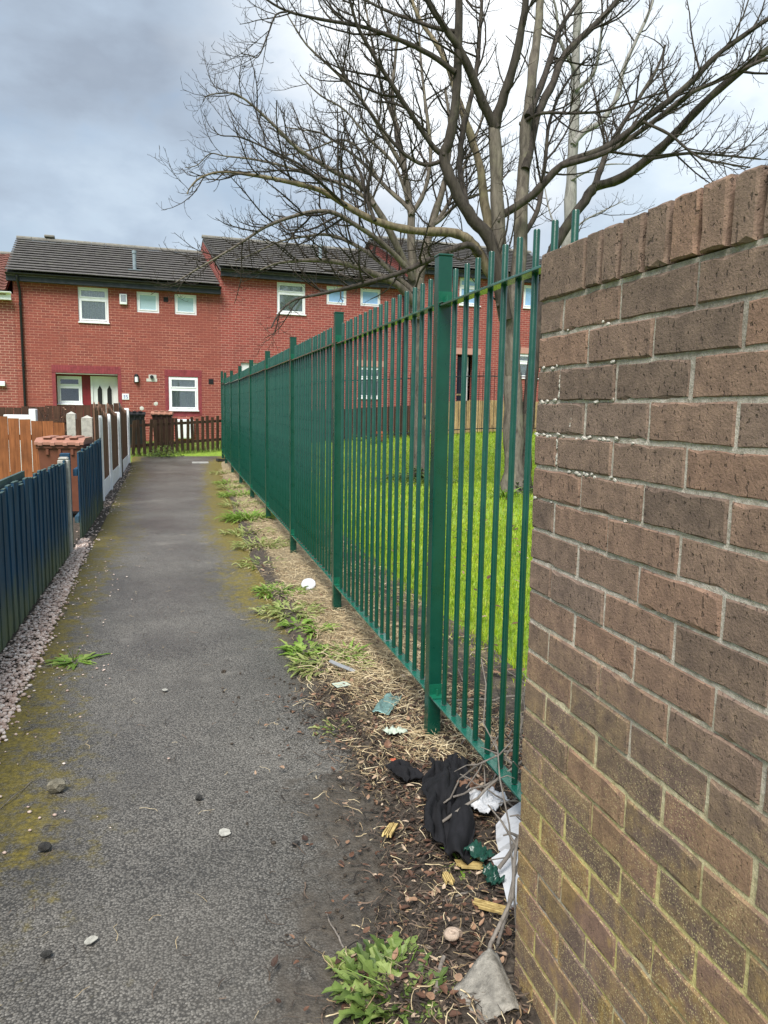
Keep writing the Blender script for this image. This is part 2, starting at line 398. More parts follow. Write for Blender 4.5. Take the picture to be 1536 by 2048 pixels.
def bark(name, c1, c2, c3, sc=1.0):
    g, b = newmat(name)
    p = g.pos()
    v = g.noise(g.scalev(p, (14*sc, 14*sc, 3.2*sc)), 1.0, 6.0, 0.65, 0.5)
    n = g.noise(p, 2.4, 5.0, 0.65)
    c = g.ramp(v, [(0.3, c1), (0.68, c2)])
    c = g.mix(g.mul(g.rng(n, 0.52, 0.68), 0.65), c, c3)
    g.put(b.inputs['Base Color'], c); b.inputs['Roughness'].default_value = 0.9
    b.inputs['Specular IOR Level'].default_value = 0.2
    g.put(b.inputs['Normal'], g.bump(v, 0.7, 0.02))
bark('bark', (0.06, 0.050, 0.042), (0.19, 0.165, 0.135), (0.20, 0.19, 0.125))
bark('bark_dark', (0.022, 0.018, 0.016), (0.075, 0.063, 0.053), (0.10, 0.093, 0.066))  # darker copy of bark: the backlit look of the limbs is in the colour
bark('bark_pale', (0.14, 0.135, 0.125), (0.30, 0.29, 0.265), (0.25, 0.25, 0.21))
bark('bark_gold', (0.075, 0.058, 0.040), (0.23, 0.19, 0.125), (0.25, 0.225, 0.125))
simple('twig', (0.042, 0.034, 0.028), 0.85, 0.35, 3.0, 0.0, spec=0.2)
bark('stick', (0.11, 0.095, 0.08), (0.27, 0.24, 0.21), (0.17, 0.15, 0.13), 3.0)
simple('black_cloth', (0.010, 0.010, 0.012), 0.85, 0.3, 14.0, 0.35, spec=0.25, bscale=220)
simple('pale_leaf', (0.36, 0.35, 0.31), 0.8, 0.3, 60.0, 0.3)
simple('white_litter', (0.52, 0.53, 0.55), 0.6, 0.15, 24.0, 0.3, dirt_or_sheen=((0.16, 0.13, 0.10), 0.8))
simple('polystyrene', (0.54, 0.55, 0.57), 0.75, 0.06, 16.0, 0.3, dirt_or_sheen=((0.16, 0.14, 0.12), 0.75), bscale=240)
simple('old_felt', (0.25, 0.235, 0.205), 0.85, 0.5, 24.0, 0.6, dirt_or_sheen=((0.07, 0.065, 0.05), 0.9), bscale=190)
simple('teal_foil', (0.16, 0.27, 0.25), 0.3, 0.5, 30.0, 0.25, metallic=0.3, dirt_or_sheen=((0.05, 0.075, 0.07), 0.6))
simple('milky_plastic', (0.50, 0.52, 0.53), 0.3, 0.06, 20.0, 0.05)
simple('grey_strip', (0.24, 0.25, 0.26), 0.5, 0.15, 20.0, 0.1)
simple('pale_card', (0.40, 0.46, 0.38), 0.7, 0.12, 20.0, 0.1)
simple('green_plastic', (0.012, 0.055, 0.038), 0.3, 0.3, 20.0, 0.1)
simple('stone_dark', (0.035, 0.034, 0.032), 0.85, 0.4, 60.0, 0.6)
simple('stone_pale', (0.22, 0.20, 0.15), 0.85, 0.5, 30.0, 0.6, dirt_or_sheen=((0.03, 0.028, 0.024), 0.95))
simple('shell', (0.40, 0.31, 0.24), 0.6, 0.4, 40.0, 0.3)
simple('concrete_pad', (0.30, 0.30, 0.28), 0.9, 0.2, 12.0, 0.4)
simple('digit_blue', (0.03, 0.10, 0.35), 0.5, 0.1, 10.0, 0.0)
simple('alarm_grey', (0.30, 0.32, 0.38), 0.6, 0.35, 60.0, 0.0)
simple('terracotta', (0.40, 0.10, 0.05), 0.7, 0.2, 10.0, 0.2)
simple('yellow_cap', (0.7, 0.45, 0.02), 0.4, 0.1, 10.0, 0.0)

# ---------------------------------------------------------------- mesh helpers
class MB:
    def __init__(self):
        self.v = []; self.f = []
    def box(self, x0, x1, y0, y1, z0, z1):
        o = len(self.v)
        self.v += [(x0,y0,z0),(x1,y0,z0),(x1,y1,z0),(x0,y1,z0),(x0,y0,z1),(x1,y0,z1),(x1,y1,z1),(x0,y1,z1)]
        self.f += [(o,o+3,o+2,o+1),(o+4,o+5,o+6,o+7),(o,o+1,o+5,o+4),(o+1,o+2,o+6,o+5),(o+2,o+3,o+7,o+6),(o+3,o,o+4,o+7)]
        return self
    def cbox(self, x0, x1, y0, y1, z0, z1, c=0.003):
        """box with chamfered edges"""
        o = len(self.v)
        for sx, sy, sz in [(a,b_,c_) for a in (0,1) for b_ in (0,1) for c_ in (0,1)]:
            X = (x0, x1)[sx]; Y = (y0, y1)[sy]; Z = (z0, z1)[sz]
            dx = c*(1-2*sx); dy = c*(1-2*sy); dz = c*(1-2*sz)
            self.v += [(X, Y+dy, Z+dz), (X+dx, Y, Z+dz), (X+dx, Y+dy, Z)]
        def q(sx, sy, sz, k): return o + (sx*4+sy*2+sz)*3 + k
        for s in (0, 1):
            a = [q(s,0,0,0), q(s,1,0,0), q(s,1,1,0), q(s,0,1,0)]
            self.f.append(tuple(a if s else a[::-1]))
            a = [q(0,s,0,1), q(0,s,1,1), q(1,s,1,1), q(1,s,0,1)]
            self.f.append(tuple(a if s else a[::-1]))
            a = [q(0,0,s,2), q(1,0,s,2), q(1,1,s,2), q(0,1,s,2)]
            self.f.append(tuple(a if s else a[::-1]))
        for s in (0, 1):
            for t in (0, 1):
                self.f.append((q(0,s,t,1), q(1,s,t,1), q(1,s,t,2), q(0,s,t,2)))
                self.f.append((q(s,0,t,0), q(s,1,t,0), q(s,1,t,2), q(s,0,t,2)))
                self.f.append((q(s,t,0,0), q(s,t,1,0), q(s,t,1,1), q(s,t,0,1)))
        for sx in (0, 1):
            for sy in (0, 1):
                for sz in (0, 1):
                    self.f.append((q(sx,sy,sz,0), q(sx,sy,sz,1), q(sx,sy,sz,2)))
        return self
    def prism(self, poly, axis, a, b_):
        """extrude a 2-D outline along an axis ('x','y','z')"""
        o = len(self.v); n = len(poly)
        for t in (a, b_):
            for p_, q_ in poly:
                self.v.append({'x': (t, p_, q_), 'y': (p_, t, q_), 'z': (p_, q_, t)}[axis])
        self.f.append(tuple(range(o, o+n))); self.f.append(tuple(range(o+2*n-1, o+n-1, -1)))
        for i in range(n):
            j = (i+1) % n
            self.f.append((o+i, o+n+i, o+n+j, o+j))
        return self
    def quad(self, a, b_, c, d_):
        o = len(self.v); self.v += [a, b_, c, d_]; self.f.append((o, o+1, o+2, o+3)); return self
    def tube(self, pts, rad, n=6, cap=True):
        P = [Vector(p_) for p_ in pts]
        if not isinstance(rad, (list, tuple)): rad = [rad]*len(P)
        t = (P[1]-P[0]).normalized()
        a = Vector((0, 0, 1)) if abs(t.z) < 0.9 else Vector((1, 0, 0))
        u = t.cross(a).normalized()
        o = len(self.v)
        for i, p_ in enumerate(P):
            if i == 0: t = (P[1]-P[0])
            elif i == len(P)-1: t = (P[-1]-P[-2])
            else: t = (P[i+1]-P[i-1])
            if t.length < 1e-9: t = Vector((0, 0, 1))
            t.normalize()
            u = (u - t*u.dot(t))
            if u.length < 1e-6: u = t.orthogonal()
            u.normalize(); w = t.cross(u)
            for k in range(n):
                an = 2*math.pi*k/n
                q = p_ + (u*math.cos(an)+w*math.sin(an))*rad[i]
                self.v.append((q.x, q.y, q.z))
        for i in range(len(P)-1):
            for k in range(n):
                k2 = (k+1) % n
                self.f.append((o+i*n+k, o+i*n+k2, o+(i+1)*n+k2, o+(i+1)*n+k))
        if cap:
            for base, rev in ((o, True), (o+(len(P)-1)*n, False)):
                s = len(self.v)
                self.v += [self.v[base+k] for k in range(n)]
                idx = list(range(s, s+n))
                self.f.append(tuple(idx[::-1] if rev else idx))
        return self
    def ico(self, c, r, squash=(1, 1, 1), jit=0.0, rng=random, sub=False, rot=0.0):
        t = (1+5**.5)/2
        base = [(-1,t,0),(1,t,0),(-1,-t,0),(1,-t,0),(0,-1,t),(0,1,t),(0,-1,-t),(0,1,-t),(t,0,-1),(t,0,1),(-t,0,-1),(-t,0,1)]
        fs = [(0,11,5),(0,5,1),(0,1,7),(0,7,10),(0,10,11),(1,5,9),(5,11,4),(11,10,2),(10,7,6),(7,1,8),(3,9,4),(3,4,2),(3,2,6),(3,6,8),(3,8,9),(4,9,5),(2,4,11),(6,2,10),(8,6,7),(9,8,1)]
        V = [Vector(p_).normalized() for p_ in base]
        if sub:
            cache = {}; nf = []
            def mid(a, b_):
                k = (min(a, b_), max(a, b_))
                if k not in cache:
                    cache[k] = len(V); V.append(((V[a]+V[b_])/2).normalized())
                return cache[k]
            for a, b_, c_ in fs:
                ab, bc, ca = mid(a, b_), mid(b_, c_), mid(c_, a)
                nf += [(a,ab,ca),(b_,bc,ab),(c_,ca,bc),(ab,bc,ca)]
            fs = nf
        o = len(self.v); cs, sn = math.cos(rot), math.sin(rot)
        for p_ in V:
            k = r*(1+rng.uniform(-jit, jit))
            x, y, z_ = p_.x*k*squash[0], p_.y*k*squash[1], p_.z*k*squash[2]
            self.v.append((c[0]+x*cs-y*sn, c[1]+x*sn+y*cs, c[2]+z_))
        self.f += [(a+o, b_+o, c_+o) for a, b_, c_ in fs]
        return self
    def mesh(self, name, mat, smooth=False, uv=False):
        me = bpy.data.meshes.new(name)
        me.from_pydata(self.v, [], self.f)
        if mat: me.materials.append(MATS[mat])
        if smooth:
            me.polygons.foreach_set('use_smooth', [True]*len(me.polygons))
        if uv: box_uv(me)
        me.update()
        return me
    def build(self, name, mat, parent=None, smooth=False, uv=False):
        return link(name, self.mesh(name, mat, smooth, uv), parent)

def box_uv(me):
    l = me.uv_layers.new(name='uv')
    for poly in me.polygons:
        n = poly.normal
        ax = max(range(3), key=lambda i: abs(n[i]))
        for li in poly.loop_indices:
            c = me.vertices[me.loops[li].vertex_index].co
            l.data[li].uv = (c.y, c.z) if ax == 0 else ((c.x, c.z) if ax == 1 else (c.x, c.y))

def link(name, me, parent=None):
    o = bpy.data.objects.new(name, me)
    COL.objects.link(o)
    if parent: o.parent = parent
    return o
def tag(o, label=None, cat=None, group=None, kind=None):
    if label: o['label'] = label
    if cat: o['category'] = cat
    if group: o['group'] = group
    if kind: o['kind'] = kind
    return o
def thing(name, label, cat, loc=(0, 0, 0), rz=0.0, group=None):
    o = bpy.data.objects.new(name, None)
    COL.objects.link(o)
    o.empty_display_size = 0.2
    o.location = loc; o.rotation_euler = (0, 0, rz)
    return tag(o, label, cat, group)

def fast_mesh(name, V, F, mat, smooth=False, attrs=None):
    """numpy arrays, faces all of one size"""
    V = np.asarray(V, dtype=np.float32); F = np.asarray(F, dtype=np.int32)
    me = bpy.data.meshes.new(name)
    k = F.shape[1]
    me.vertices.add(len(V)); me.vertices.foreach_set('co', V.ravel())
    me.loops.add(F.size); me.loops.foreach_set('vertex_index', F.ravel())
    me.polygons.add(len(F)); me.polygons.foreach_set('loop_start', np.arange(0, F.size, k, dtype=np.int32))
    if smooth: me.polygons.foreach_set('use_smooth', np.ones(len(F), dtype=bool))
    me.materials.append(MATS[mat])
    for an, av in (attrs or {}).items():
        at = me.attributes.new(an, 'FLOAT', 'POINT')
        at.data.foreach_set('value', np.asarray(av, dtype=np.float32).ravel())
    me.update(calc_edges=True)
    me.validate()
    return me

def sstep(a, b_, x):
    t = np.clip((np.asarray(x, dtype=float)-a)/(b_-a), 0, 1)
    return t*t*(3-2*t)
def gz(x, y):
    """height of the ground: the path climbs gently, the lawn climbs more towards the houses"""
    yy = np.clip(y, -30, 30)
    return 0.0064*np.clip(yy, 0, 30) + sstep(16, 24, y)*(0.2 + 0.5*np.clip((np.asarray(x, dtype=float)-1)/8, 0, 1))
def GZ(x, y): return float(gz(x, y))
def fbm(x, y, s, seed=0.0, oct_=4):
    v = 0; a = 1; t = 0
    for _ in range(oct_):
        v += a*mnoise.noise(Vector((x*s, y*s, seed))); t += a
        a *= 0.55; s *= 2.1
    return v/t

def grid_sheet(name, xs, ys, zf, mat, attrs=None, xf=None):
    nx, ny = len(xs), len(ys)
    V = np.zeros((ny, nx, 3)); A = {k: np.zeros((ny, nx)) for k in (attrs or {})}
    for j, y in enumerate(ys):
        for i, x in enumerate(xs):
            X = xf(x, y) if xf else x
            V[j, i] = (X, y, zf(X, y))
            for k, fn in (attrs or {}).items(): A[k][j, i] = fn(X, y)
    idx = np.arange(nx*ny).reshape(ny, nx)
    F = np.stack([idx[:-1, :-1], idx[:-1, 1:], idx[1:, 1:], idx[1:, :-1]], -1).reshape(-1, 4)
    return link(name, fast_mesh(name, V.reshape(-1, 3), F, mat, True, A))

# ---------------------------------------------------------------- ground
xs = np.concatenate([np.linspace(-150, -12, 8), np.linspace(-10, 14, 40), np.linspace(17, 160, 8)])
ys = np.concatenate([np.linspace(-80, -4, 6), np.linspace(-2, 30, 60), np.linspace(34, 260, 8)])
tag(grid_sheet('ground', xs, ys, lambda x, y: GZ(x, y)-0.02, 'lawn_earth'), kind='structure')

EDGE_R = [(-3, .34), (1.4, .36), (1.64, .40), (1.79, .46), (1.97, .56), (2.16, .64), (2.44, .71), (3.04, .72), (3.5, .65), (4.15, .62), (6.24, .63), (9.0, .64), (12, .72), (16, .82), (18.6, .96), (19.3, 1.2), (21, 1.6)]
EDGE_L = [(-3, -1.0), (3.0, -.74), (3.76, -.79), (4.55, -.83), (6.9, -.88), (9.3, -.90), (13.8, -.98), (17.7, -1.02), (21, -1.1)]
def lerp_tab(tab, y):
    return float(np.interp(y, [a for a, _ in tab], [b_ for _, b_ in tab]))
def edge_r(y): return lerp_tab(EDGE_R, y) + 0.05*fbm(3.1, y, 1.3, 2.0) + 0.03*fbm(1.7, y, 6.0, 5.0)

def path_x(t, y):      # t in 0..1 across the path sheet, tucked under the verge on the right
    l = lerp_tab(EDGE_L, y) - 0.02 + 0.03*fbm(9.3, y, 2.0, 1.0); r = lerp_tab(EDGE_R, y) + 0.22
    return l + (r-l)*t
ys = np.concatenate([np.arange(-3, 1.2, .3), np.arange(1.2, 8, .06), np.arange(8, 20.01, .16)])
def path_soil(x, y):
    e = lerp_tab(EDGE_R, y)-x
    reach = 0.62 if y < 2.9 else 0.2
    return max(0.0, 1-e/reach)*(0.95 if y < 2.9 else 0.6)
def path_moss(x, y):
    l = x-lerp_tab(EDGE_L, y); r_ = lerp_tab(EDGE_R, y)-x
    ml = max(0.0, 1-l/(0.62+0.16*math.sin(y*.9)))**.8 * (0.80 if y > 2.5 else 0.55)
    mr = max(0.0, 1-r_/(0.60 if y > 5.5 else 0.45))**.8 * (0.82*float(sstep(3.2, 6.0, y)) + 0.22*float(sstep(7.5, 9.0, y)))
    return min(1.0, max(ml, mr))
tag(grid_sheet('footpath', np.linspace(0, 1, 34), ys, lambda x, y: GZ(x, y)+0.012*fbm(x, y, .9, 4.)+.004, 'asphalt',
    {'soil': path_soil, 'moss': path_moss}, path_x), kind='structure')

# verge of soil, dry straw and leaf mould between the path and the lawn
def verge_x(t, y): 
    l = edge_r(y); return l + (1.85+0.15*fbm(4., y, 1.0)-l)*t
def verge_z(x, y):
    e = x-edge_r(y)
    k = float(sstep(0.0, 0.10, e))*float(sstep(1.95, 1.55, x))
    return GZ(x, y)-0.012 + k*(0.034+0.03*fbm(x, y, 5., 7.)+0.016*fbm(x, y, 18., 8.)) + 0.008*k
def verge_straw(x, y): 
    return min(1.0, float(sstep(2.7, 3.4, y))*(0.35+0.65*float(sstep(.72, .95, x)))*(1.0-0.55*float(sstep(1.15, 1.5, x))))
ys = np.concatenate([np.arange(-1.0, 1.2, .2), np.arange(1.2, 7, .035), np.arange(7, 19.6, .1)])
tag(grid_sheet('verge', np.linspace(0, 1, 40), ys, verge_z, 'soil', {'straw': verge_straw}, verge_x), kind='structure')
def VZ(x, y): return max(verge_z(x, y), GZ(x, y)+.004) if x > edge_r(y) else GZ(x, y)+.008

# bare strip under the pebbles along the blue fence
tag(grid_sheet('gravel_bed', np.linspace(0, 1, 8), np.arange(1.5, 18.5, .15), lambda x, y: GZ(x, y)+.011*min(1, max(0, (-.80-x)*12)), 'soil',
    {'straw': lambda x, y: 0.0}, lambda t, y: -2.4 + (lerp_tab(EDGE_L, y)+.015+.03*fbm(5., y, 3.)+2.4)*(t**.35)), kind='structure')

# ---------------------------------------------------------------- boundary wall (near, right)
wall = thing('brick_boundary_wall', 'rough brown brick boundary wall with brick-on-edge coping in the right foreground', 'wall', (0.816, 1.66, 0))
rg = random.Random(3)
WALL_END = -0.35
core = MB().box(0.0038, 0.205, WALL_END-1.66+.004, -0.005, -0.2, 1.7515)
core.build('mortar', 'wall_mortar', wall)
def worn_block(L, H, D, seed, c=.0026, amp=.0026):
    """block whose front arrises are worn and chipped"""
    r_ = random.Random(seed); mb_ = MB()
    nl = max(3, int(L/.028)); nh = max(2, int(H/.028))
    ring = [(-L*i/nl, 0) for i in range(nl)]+[(-L, H*i/nh) for i in range(nh)]+[(-L+L*i/nl, H) for i in range(nl)]+[(0, H-H*i/nh) for i in range(nh)]
    n_ = len(ring); fr_ = []
    for y, z_ in ring:
        k = c*r_.uniform(.7, 1.6)*(2.2 if r_.random() < .10 else 1)
        yy = min(max(y, -L+k), -k); zz = min(max(z_, k), H-k)
        fr_.append((0.0, yy+r_.uniform(-1, 1)*amp*.4, zz+r_.uniform(-1, 1)*amp*.4))
    mid_ = [(c*.9+r_.uniform(0, .003), y+r_.uniform(-1, 1)*amp*.5, z_+r_.uniform(-1, 1)*amp*.5) for y, z_ in ring]
    bk_ = [(D, y, z_) for y, z_ in ring]
    mb_.v = fr_+mid_+bk_+[(0.0, -L/2, H/2)]
    for i in range(n_):
        j = (i+1) % n_
        mb_.f += [(3*n_, j, i), (i, j, n_+j, n_+i), (n_+i, n_+j, 2*n_+j, 2*n_+i)]
    return mb_
def brick_mesh(L, H, D, seed):
    return worn_block(L, H, D, seed).mesh('brick', 'wall_brick')
FULL = [brick_mesh(.2175, .0675, .1, s) for s in range(7)]
HALF = [brick_mesh(.104, .0675, .1, s+20) for s in range(4)]
for i in range(24):
    top = 1.7468-.075*i
    half = (i % 2 == 0)
    y = 0.0
    while y > WALL_END-1.66+.05:
        L = .104 if (half and y == 0.0) else .2175
        if y-L < WALL_END-1.66-.02: break
        me = rg.choice(HALF if L < .2 else FULL)
        o = link('brick', me, wall)
        o.location = (rg.uniform(-.0018, .0022), y+rg.uniform(-.0015, .0015), top-.0715+rg.uniform(-.0012, .0012))
        y -= L+.0078
# header faces of the wall end are the brick ends; back leaf of bricks as seen at the end
for i in range(24):
    o = link('brick', HALF[i % 4], wall); o.location = (.104, -0.001, 1.7468-.075*i-.0705)
COP = [0.0, .209, .270, .336, .411, .486, .565, .636, .698]
while COP[-1] < 1.95: COP.append(COP[-1]+rg.uniform(.068, .078))
for k in range(len(COP)-1):
    a, e = COP[k], COP[k+1]
    mb_ = worn_block(e-a-.0125, .104, .214, 200+k, .003, .0022)
    n4 = len(mb_.v)
    o = mb_.build('coping_brick', 'wall_brick', wall); o.location = (-.004+rg.uniform(-.003, .003), -a, 1.752+rg.uniform(-.003, .003)); o.rotation_euler = (rg.uniform(-.01, .01), 0, rg.uniform(-.01, .01))
cm = MB().box(.022, .2, -COP[-1], -.01, 1.7518, 1.835); cm.build('coping_mortar', 'stone_dark', wall)
lm = MB()
for zj, dens in ((1.674, 3), (1.599, 4), (1.524, 8), (1.447, 18), (1.372, 10), (1.297, 3)):
    for _ in range(dens):
        yy = -rg.uniform(.0, .42)**1.0
        lm.ico((0.0015, yy, zj+rg.uniform(-.004, .004)), rg.uniform(.003, .0065), (.55, rg.uniform(1.0, 2.2), .8), .3, rg)
for yy, z0_, z1_ in ((-.108, 1.38, 1.44), (-.220, 1.38, 1.44), (-.165, 1.46, 1.52), (-.108, 1.53, 1.58)):
    for _ in range(14):
        lm.ico((0.0015, yy+rg.uniform(-.003, .003), rg.uniform(z0_, z1_)), rg.uniform(.0025, .0045), (.5, 1, 1.3), .3, rg)
tag(lm.build('lime_bloom', 'lime', wall), kind='stuff')

# ---------------------------------------------------------------- green steel fence
FX = 1.083
fence = thing('steel_bar_fence', 'dark green powder coated steel vertical bar fence running along the path', 'fence', (FX, 0, 0))
POST_Y = [1.82]+[0.957+2.16*k for k in range(1, 9)]
POST_Y.append(POST_Y[-1]+1.30)
pm_ = MB().cbox(-.03, .03, -.03, .03, -.15, 2.14, .004).mesh('post', 'green_steel')
br_ = MB().box(-.029, .029, -.004, 0, -.012, .045).box(-.029, .029, -.05, -.004, -.0045, .0)
br_.tube([(0, -.025, .0), (0, -.025, .03)], .005, 6)
br_m = br_.mesh('bracket', 'green_bright')
bolt_m = MB().tube([(0, 0, 0), (0, 0, .012)], .008, 6).mesh('bolt', 'galvanised')
cap_m = MB().cbox(-.0325, .0325, -.0325, .0325, 2.138, 2.147, .003).mesh('post_cap', 'green_steel')
rail_z = (0.222, 1.915)
for k, y in enumerate(POST_Y):
    if k == 0: continue          # the first rails run into the wall end
    base = GZ(FX, y)
    p_ = link('post', pm_, fence); p_.location = (0, y, base-.03+(.03 if k == 9 else 0))
    c_ = link('cap', cap_m, p_)
    for rz_ in rail_z:
        for s_ in (-1, 1):
            q = link('bracket', br_m, p_)
            q.location = (0, -.031 if s_ < 0 else .031, rz_+.012+.03-base*.35)
            if s_ > 0: q.rotation_euler = (0, 0, math.pi)
bar_m = MB().tube([(0, 0, 0), (0, 0, 1.806), (0, 0, 1.81)], [.0108, .0108, .009], 12).mesh('bar', 'green_steel', True)
for k in range(len(POST_Y)-1):
    a, e = POST_Y[k]+.034, POST_Y[k+1]-.034
    dz_ = (GZ(FX, POST_Y[k])+GZ(FX, POST_Y[k+1]))/2
    for rz_ in rail_z:
        MB().cbox(-.025, .025, a, e, rz_+dz_*.65, rz_+.009+dz_*.65, .0015).build('rail', 'green_rail_sheen', fence)
    nb = 16 if e-a > 2 else 9
    sp_ = (e-a)/(nb+1)
    ysl = [a+sp_*(j+1) for j in range(nb)] if k else [2.968-.1195*j for j in range(9)]
    for yb in ysl:
        o = link('bar', bar_m, fence)
        o.location = (0, yb, .236+dz_*.65)
        o.rotation_euler = (rg.uniform(-.0016, .0016), rg.uniform(-.0016, .0016), rg.uniform(0, 6))

# ---------------------------------------------------------------- houses
HX, HY, HR = -2.191, 24.796, math.atan2(0.0915, 0.9958)
PITCH_R = R(22)
def wall_holes(mb_, x0, x1, z0, z1, holes, depth=.12):
    X = sorted({x0, x1, *[h[0] for h in holes], *[h[1] for h in holes]})
    Z = sorted({z0, z1, *[h[2] for h in holes], *[h[3] for h in holes]})
    for i in range(len(X)-1):
        for j in range(len(Z)-1):
            cx, cz = (X[i]+X[i+1])/2, (Z[j]+Z[j+1])/2
            if any(h[0] < cx < h[1] and h[2] < cz < h[3] for h in holes): continue
            mb_.quad((X[i], 0, Z[j]), (X[i+1], 0, Z[j]), (X[i+1], 0, Z[j+1]), (X[i], 0, Z[j+1]))
    for h in holes:
        a, e, c, t = h[:4]; dd = h[4] if len(h) > 4 else depth
        mb_.quad((a, 0, c), (a, 0, t), (a, dd, t), (a, dd, c))
        mb_.quad((e, 0, c), (e, dd, c), (e, dd, t), (e, 0, t))
        mb_.quad((a, 0, t), (e, 0, t), (e, dd, t), (a, dd, t))
        mb_.quad((a, 0, c), (a, dd, c), (e, dd, c), (e, 0, c))
def win(par, x0, x1, z0, z1, y=.035, split=None, glass='glass', curtain=None, sill=True, vent_open=False):
    """white plastic window: outer frame, opening light, panes, curtain, dark room behind"""
    f = .055
    mb_ = MB()
    mb_.cbox(x0, x0+f, y, y+.07, z0, z1, .004).cbox(x1-f, x1, y, y+.07, z0, z1, .004)
    mb_.cbox(x0+f-.001, x1-f+.001, y+.002, y+.068, z0, z0+f, .004).cbox(x0+f-.001, x1-f+.001, y+.002, y+.068, z1-f, z1, .004)
    lights = [(z0+f, z1-f)]
    if split:
        zs = z1-(z1-z0)*split
        mb_.cbox(x0+f-.001, x1-f+.001, y+.002, y+.068, zs-f/2, zs+f/2, .004)
        lights = [(z0+f, zs-f/2), (zs+f/2, z1-f)]
    w_ = mb_.build('window', 'white_upvc', par)
    for k, (a, e) in enumerate(lights):
        s = .038
        sb = MB()
        xa, xe = x0+f, x1-f
        sb.cbox(xa, xa+s, y-.012, y+.04, a, e, .004).cbox(xe-s, xe, y-.012, y+.04, a, e, .004)
        sb.cbox(xa+s-.001, xe-s+.001, y-.010, y+.038, a, a+s, .004).cbox(xa+s-.001, xe-s+.001, y-.010, y+.038, e-s, e, .004)
        sb.build('sash', 'white_upvc', w_)
        MB().box(xa+s-.004, xe-s+.004, y+.014, y+.022, a+s-.004, e-s+.004).build('pane', glass, w_)
    if sill:
        MB().cbox(x0-.02, x1+.02, y-.075, y+.05, z0-.035, z0-.002, .006).build('sill', 'white_upvc', w_)
    if curtain:
        cb = MB(); n_ = max(14, int((x1-x0)/.025)); o = 0
        rows = 2
        for i in range(n_+1):
            xx = x0+f+(x1-x0-2*f)*i/n_
            yy = y+.085+.014*math.sin(i*1.7)+.008*math.sin(i*.6+x0)
            cb.v += [(xx, yy, z0+.02), (xx, yy, z1-.02)]
        for i in range(n_): cb.f.append((2*i, 2*i+2, 2*i+3, 2*i+1))
        cb.build('curtain', curtain, w_, True)
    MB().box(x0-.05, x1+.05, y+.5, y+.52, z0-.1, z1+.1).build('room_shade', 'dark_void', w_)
    return w_

def roof(house, x0, x1, ze, yr, mat='roof_tile', rows=14, tile=.30, seed=0, hipvent=None):
    r_ = random.Random(seed)
    rb = MB(); ye = -.28
    zr = ze+(yr-ye)*math.tan(PITCH_R)
    back = 2*yr-ye
    rb.prism([(ye+.02, ze-.06), (yr, zr-.06), (back, ze-.06), (back, ze-.12), (yr, zr-.14), (ye+.02, ze-.12)], 'x', x0+.02, x1-.02)
    rf = rb.build('roof', mat, house)
    Lr = math.hypot(yr-ye, zr-ze)
    ex = Lr/rows
    cs, sn = math.cos(PITCH_R), math.sin(PITCH_R)
    for k in range(rows):
        tb_ = MB(); s0 = k*ex-.02; s1 = (k+1)*ex+.06
        x = x0 - (tile/2 if k % 2 else 0); first = True
        while x < x1-.01:
            xa, xb = max(x, x0), min(x+tile-.0012, x1)
            if xb-xa > .02:
                j = r_.uniform(-.0018, .0018)
                lo = .062+j; hi = .012+j
                P = []
                for xx in (xa, xb):
                    for s_, h_ in ((s0, lo), (s1, hi), (s1, hi-.012), (s0, lo-.018)):
                        P.append((xx, ye+s_*cs-h_*sn, ze+s_*sn+h_*cs-.0))
                o = len(tb_.v); tb_.v += P
                tb_.f += [(o, o+4, o+5, o+1), (o+3, o+2, o+6, o+7), (o, o+3, o+7, o+4), (o, o+1, o+2, o+3), (o+4, o+7, o+6, o+5)]
            x += tile
        tb_.build('tile_course', mat, rf)
    # back slope in one sheet, ridge of separate half-round tiles
    n_ = int((x1-x0)/.45)
    for i in range(n_):
        a = x0+(x1-x0)*i/n_; e = x0+(x1-x0)*(i+1)/n_-.008
        pr = [(yr+.12*math.cos(t), zr+.0+.085*math.sin(t)+r_.uniform(-.002, .002)) for t in np.linspace(-.2, math.pi+.2, 9)]
        MB().prism(pr, 'x', a, e).build('ridge_tile', 'ridge_tile', rf)
    return rf, zr
def eaves(house, x0, x1, ze, fmat='fascia_black', gmat='black_plastic'):
    MB().box(x0+.01, x1-.01, -.215, -.19, ze-.25, ze-.03).build('fascia', fmat, house)
    MB().box(x0+.012, x1-.012, -.19, .0, ze-.245, ze-.235).build('soffit', fmat, house)
    pr = [(-.275+.058*math.cos(t), ze-.035+.058*math.sin(t)) for t in np.linspace(math.pi, 2*math.pi, 9)]
    pr += [(-.275+.050*math.cos(t), ze-.035+.050*math.sin(t)) for t in np.linspace(2*math.pi, math.pi, 9)]
    MB().prism(pr, 'x', x0, x1).build('gutter', gmat, house)
def body(house, x0, x1, z0, ze, holes, mat, yr, gable=True):
    mb_ = MB(); wall_holes(mb_, x0, x1, z0, ze-.05, holes)
    bk = 2*yr+.0; zr = ze+(yr+.28)*math.tan(PITCH_R)-.15
    for xx in (x0, x1):
        mb_.v += [(xx, 0, z0), (xx, bk, z0), (xx, bk, ze-.1), (xx, yr, zr), (xx, 0, ze-.1)]
        o = len(mb_.v)-5; mb_.f.append((o, o+4, o+3, o+2, o+1) if xx == x0 else (o, o+1, o+2, o+3, o+4))
    mb_.quad((x0, bk, z0), (x0, bk, ze-.1), (x1, bk, ze-.1), (x1, bk, z0))
    return mb_.build('wall', mat, house, False, True)
